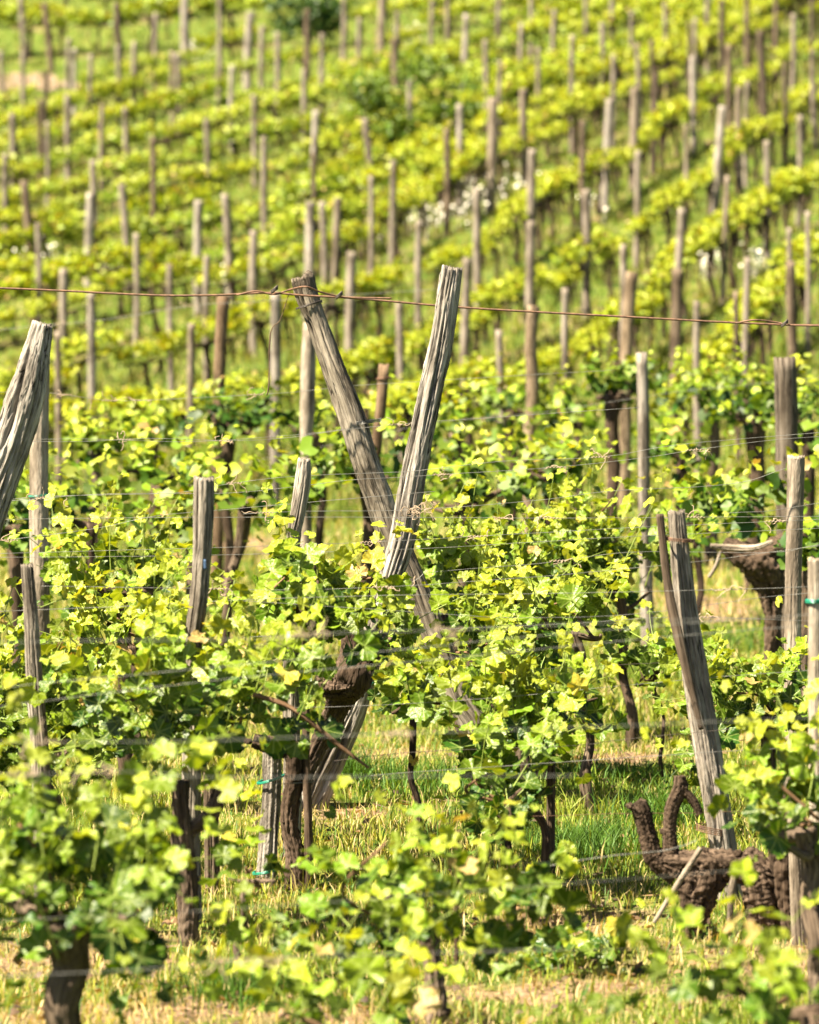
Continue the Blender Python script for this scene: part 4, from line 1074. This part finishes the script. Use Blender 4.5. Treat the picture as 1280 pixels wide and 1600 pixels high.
wire([(0, 690), (135, 689), (240, 685), (365, 689), (450, 684), (540, 672), (640, 662), (740, 655)], 15, .0014, 'wire', 'thin grey wire bound round the middle of the leaning left arm', tendrils=(186, 345, 610), ends=(1, 1))
wire([(0, 686), (135, 686), (300, 690), (450, 680), (540, 670)], 14.9, .0012, 'wire', 'second strand of the wire bound round the leaning left arm', ends=(1, 0))
wire([(640, 668), (677, 660), (840, 645), (940, 630), (1060, 612), (1280, 590)], 22, .002, 'wire', 'blurred wire behind the slim upright stake, upper strand', tendrils=(740, 990))
wire([(640, 737), (790, 720), (940, 714), (1065, 695), (1280, 677)], 14.5, .0014, 'wire', 'wire rising right across the slim upright stake, upper of a pair', ends=(0, 1), tendrils=(935,))
wire([(0, 782), (75, 775), (265, 770), (350, 757), (425, 747), (500, 742), (640, 737)], 14.5, .0014, 'wire', 'wire passing over the top of the square topped stake', ends=(1, 0), tendrils=(365,))
wire([(0, 784), (165, 772), (350, 771), (465, 760), (550, 750), (640, 745), (865, 730), (1005, 715), (1090, 702), (1210, 687), (1280, 682)], 14.4, .0014, 'wire', 'wire rising right across the slim upright stake, lower of a pair', tendrils=(60, 680, 860, 1085))
wire([(380, 803), (470, 799), (640, 797), (840, 782), (960, 767), (1140, 757), (1230, 732)], 14.3, .0015, 'wire', 'wire that ends on top of the pale squared stake', ends=(0, 0), tendrils=(410, 650))
wire([(0, 812), (280, 809), (640, 809), (900, 810), (1280, 807)], 14.2, .0014, 'wire', 'level wire over the top of the split leaning stake', tendrils=(775, 860, 1080))
wire([(1130, 802), (1200, 798), (1280, 786), (1310, 782)], 15, .0014, 'wire', 'short rising wire beside the pale squared stake', ends=(0, 0))
wire([(0, 845), (150, 825), (250, 805), (420, 790)], 13.6, .0014, 'wire', 'wire climbing right towards the square topped stake', tendrils=(10,))
wire([(0, 865), (280, 857), (500, 850), (640, 844), (890, 830), (1280, 812)], 13.6, .0013, 'wire', 'wire behind the lower half of the square topped stake, upper of a pair', tendrils=(570, 740, 1200))
wire([(0, 871), (280, 868), (640, 858), (890, 844), (1280, 826)], 13.5, .0013, 'wire', 'wire behind the lower half of the square topped stake, lower of a pair')
wire([(640, 912), (670, 895), (840, 880), (990, 862), (1205, 862), (1280, 850)], 13, .0013, 'wire', 'wire touching the slim upright stake at mid height', tendrils=(870,))
wire([(325, 920), (450, 922), (600, 917), (740, 908), (910, 895), (1090, 877), (1205, 862)], 12.6, .0013, 'wire', 'wire that meets the right arm where it disappears into leaves', tendrils=(600, 340))
wire([(0, 955), (200, 947), (420, 936), (640, 930), (890, 927), (1180, 920), (1280, 916)], 12.2, .0014, 'wire', 'level wire across the open grass on the right, upper strand', tendrils=(300, 1133))
wire([(640, 955), (800, 965), (990, 960), (1180, 935), (1280, 925)], 12.4, .0012, 'wire', 'rising wire across the open grass on the right, lower strand')
wire([(640, 985), (890, 975), (1060, 965), (1280, 972)], 12.8, .0012, 'wire', 'level wire low over the open grass on the right', tendrils=(1100,))
wire([(200, 1000), (410, 997), (550, 986), (640, 985), (890, 975)], 8.6, .0013, 'wire', 'very blurred pale wire in front of the dense centre vine', tendrils=(450, 480, 700))
wire([(0, 1075), (75, 1067), (350, 1042), (640, 1015), (890, 990), (1280, 960)], 9.8, .0013, 'wire', 'blurred wire rising right over the broad in-focus vine, upper strand')
wire([(75, 1095), (350, 1062), (640, 1035), (990, 1000), (1280, 975)], 9.9, .0013, 'wire', 'blurred wire rising right over the broad in-focus vine, lower strand')
wire([(0, 1100), (150, 1090), (400, 1089)], 13, .0012, 'darkwire', 'dark wire through the vine at the left edge', ends=(1, 0))
wire([(640, 1047), (790, 1047), (1000, 1037), (1090, 1033)], 13.2, .0012, 'darkwire', 'dark wire through the broad vine right of the crossed posts', ends=(0, 0))
wire([(380, 1108), (480, 1105), (620, 1100), (800, 1088), (960, 1072), (1090, 1060), (1280, 1046)], 12.4, .0013, 'wire', 'bright thin wire crossing below the gnarled vine head', ends=(0, 1))
wire([(0, 1160), (300, 1158), (640, 1146), (960, 1135), (1280, 1120)], 8.4, .0013, 'wire', 'broad blurred wire at the height of the support post top', tendrils=(620, 60))
wire([(500, 1192), (640, 1175), (890, 1165), (960, 1157), (1075, 1145), (1150, 1137), (1200, 1130)], 12.3, .0014, 'darkwire', 'dark wire leading to the foot of the split leaning stake', ends=(0, 0))
wire([(410, 1225), (480, 1222), (560, 1214), (640, 1207), (740, 1200), (1070, 1177), (1280, 1167)], 11.8, .0014, 'wire', 'bright wire above the green tie of the support post', ends=(0, 1))
wire([(0, 1210), (200, 1206), (350, 1214), (640, 1212)], 8.2, .0013, 'wire', 'thick blurred wire over the vine in the lower left', tendrils=(150, 30))
wire([(786, 1277), (990, 1270), (1080, 1269), (1280, 1262)], 11.9, .0012, 'rust', 'rusty thin wire crossing the arms of the old stump', ends=(0, 1))
wire([(780, 1372), (870, 1350), (960, 1335), (1040, 1327), (1090, 1312)], 10.6, .0018, 'wire', 'loose pale wire sloping over grass towards the old stump', ends=(0, 0))
wire([(560, 1490), (800, 1487), (1040, 1480), (1280, 1470)], 9.4, .0013, 'darkwire', 'blurred dark wire low above the bottom right vine', ends=(0, 1))
wire([(0, 1525), (250, 1512), (350, 1502), (450, 1496), (640, 1490)], 8.0, .0013, 'wire', 'blurred pale wire near the bottom left', tendrils=(360, 400))
wire([(0, 1440), (300, 1425), (640, 1400), (900, 1380)], 8.6, .0009, 'wire', 'faint blurred wire over the bottom left vine')

print('objects', len(bpy.data.objects))
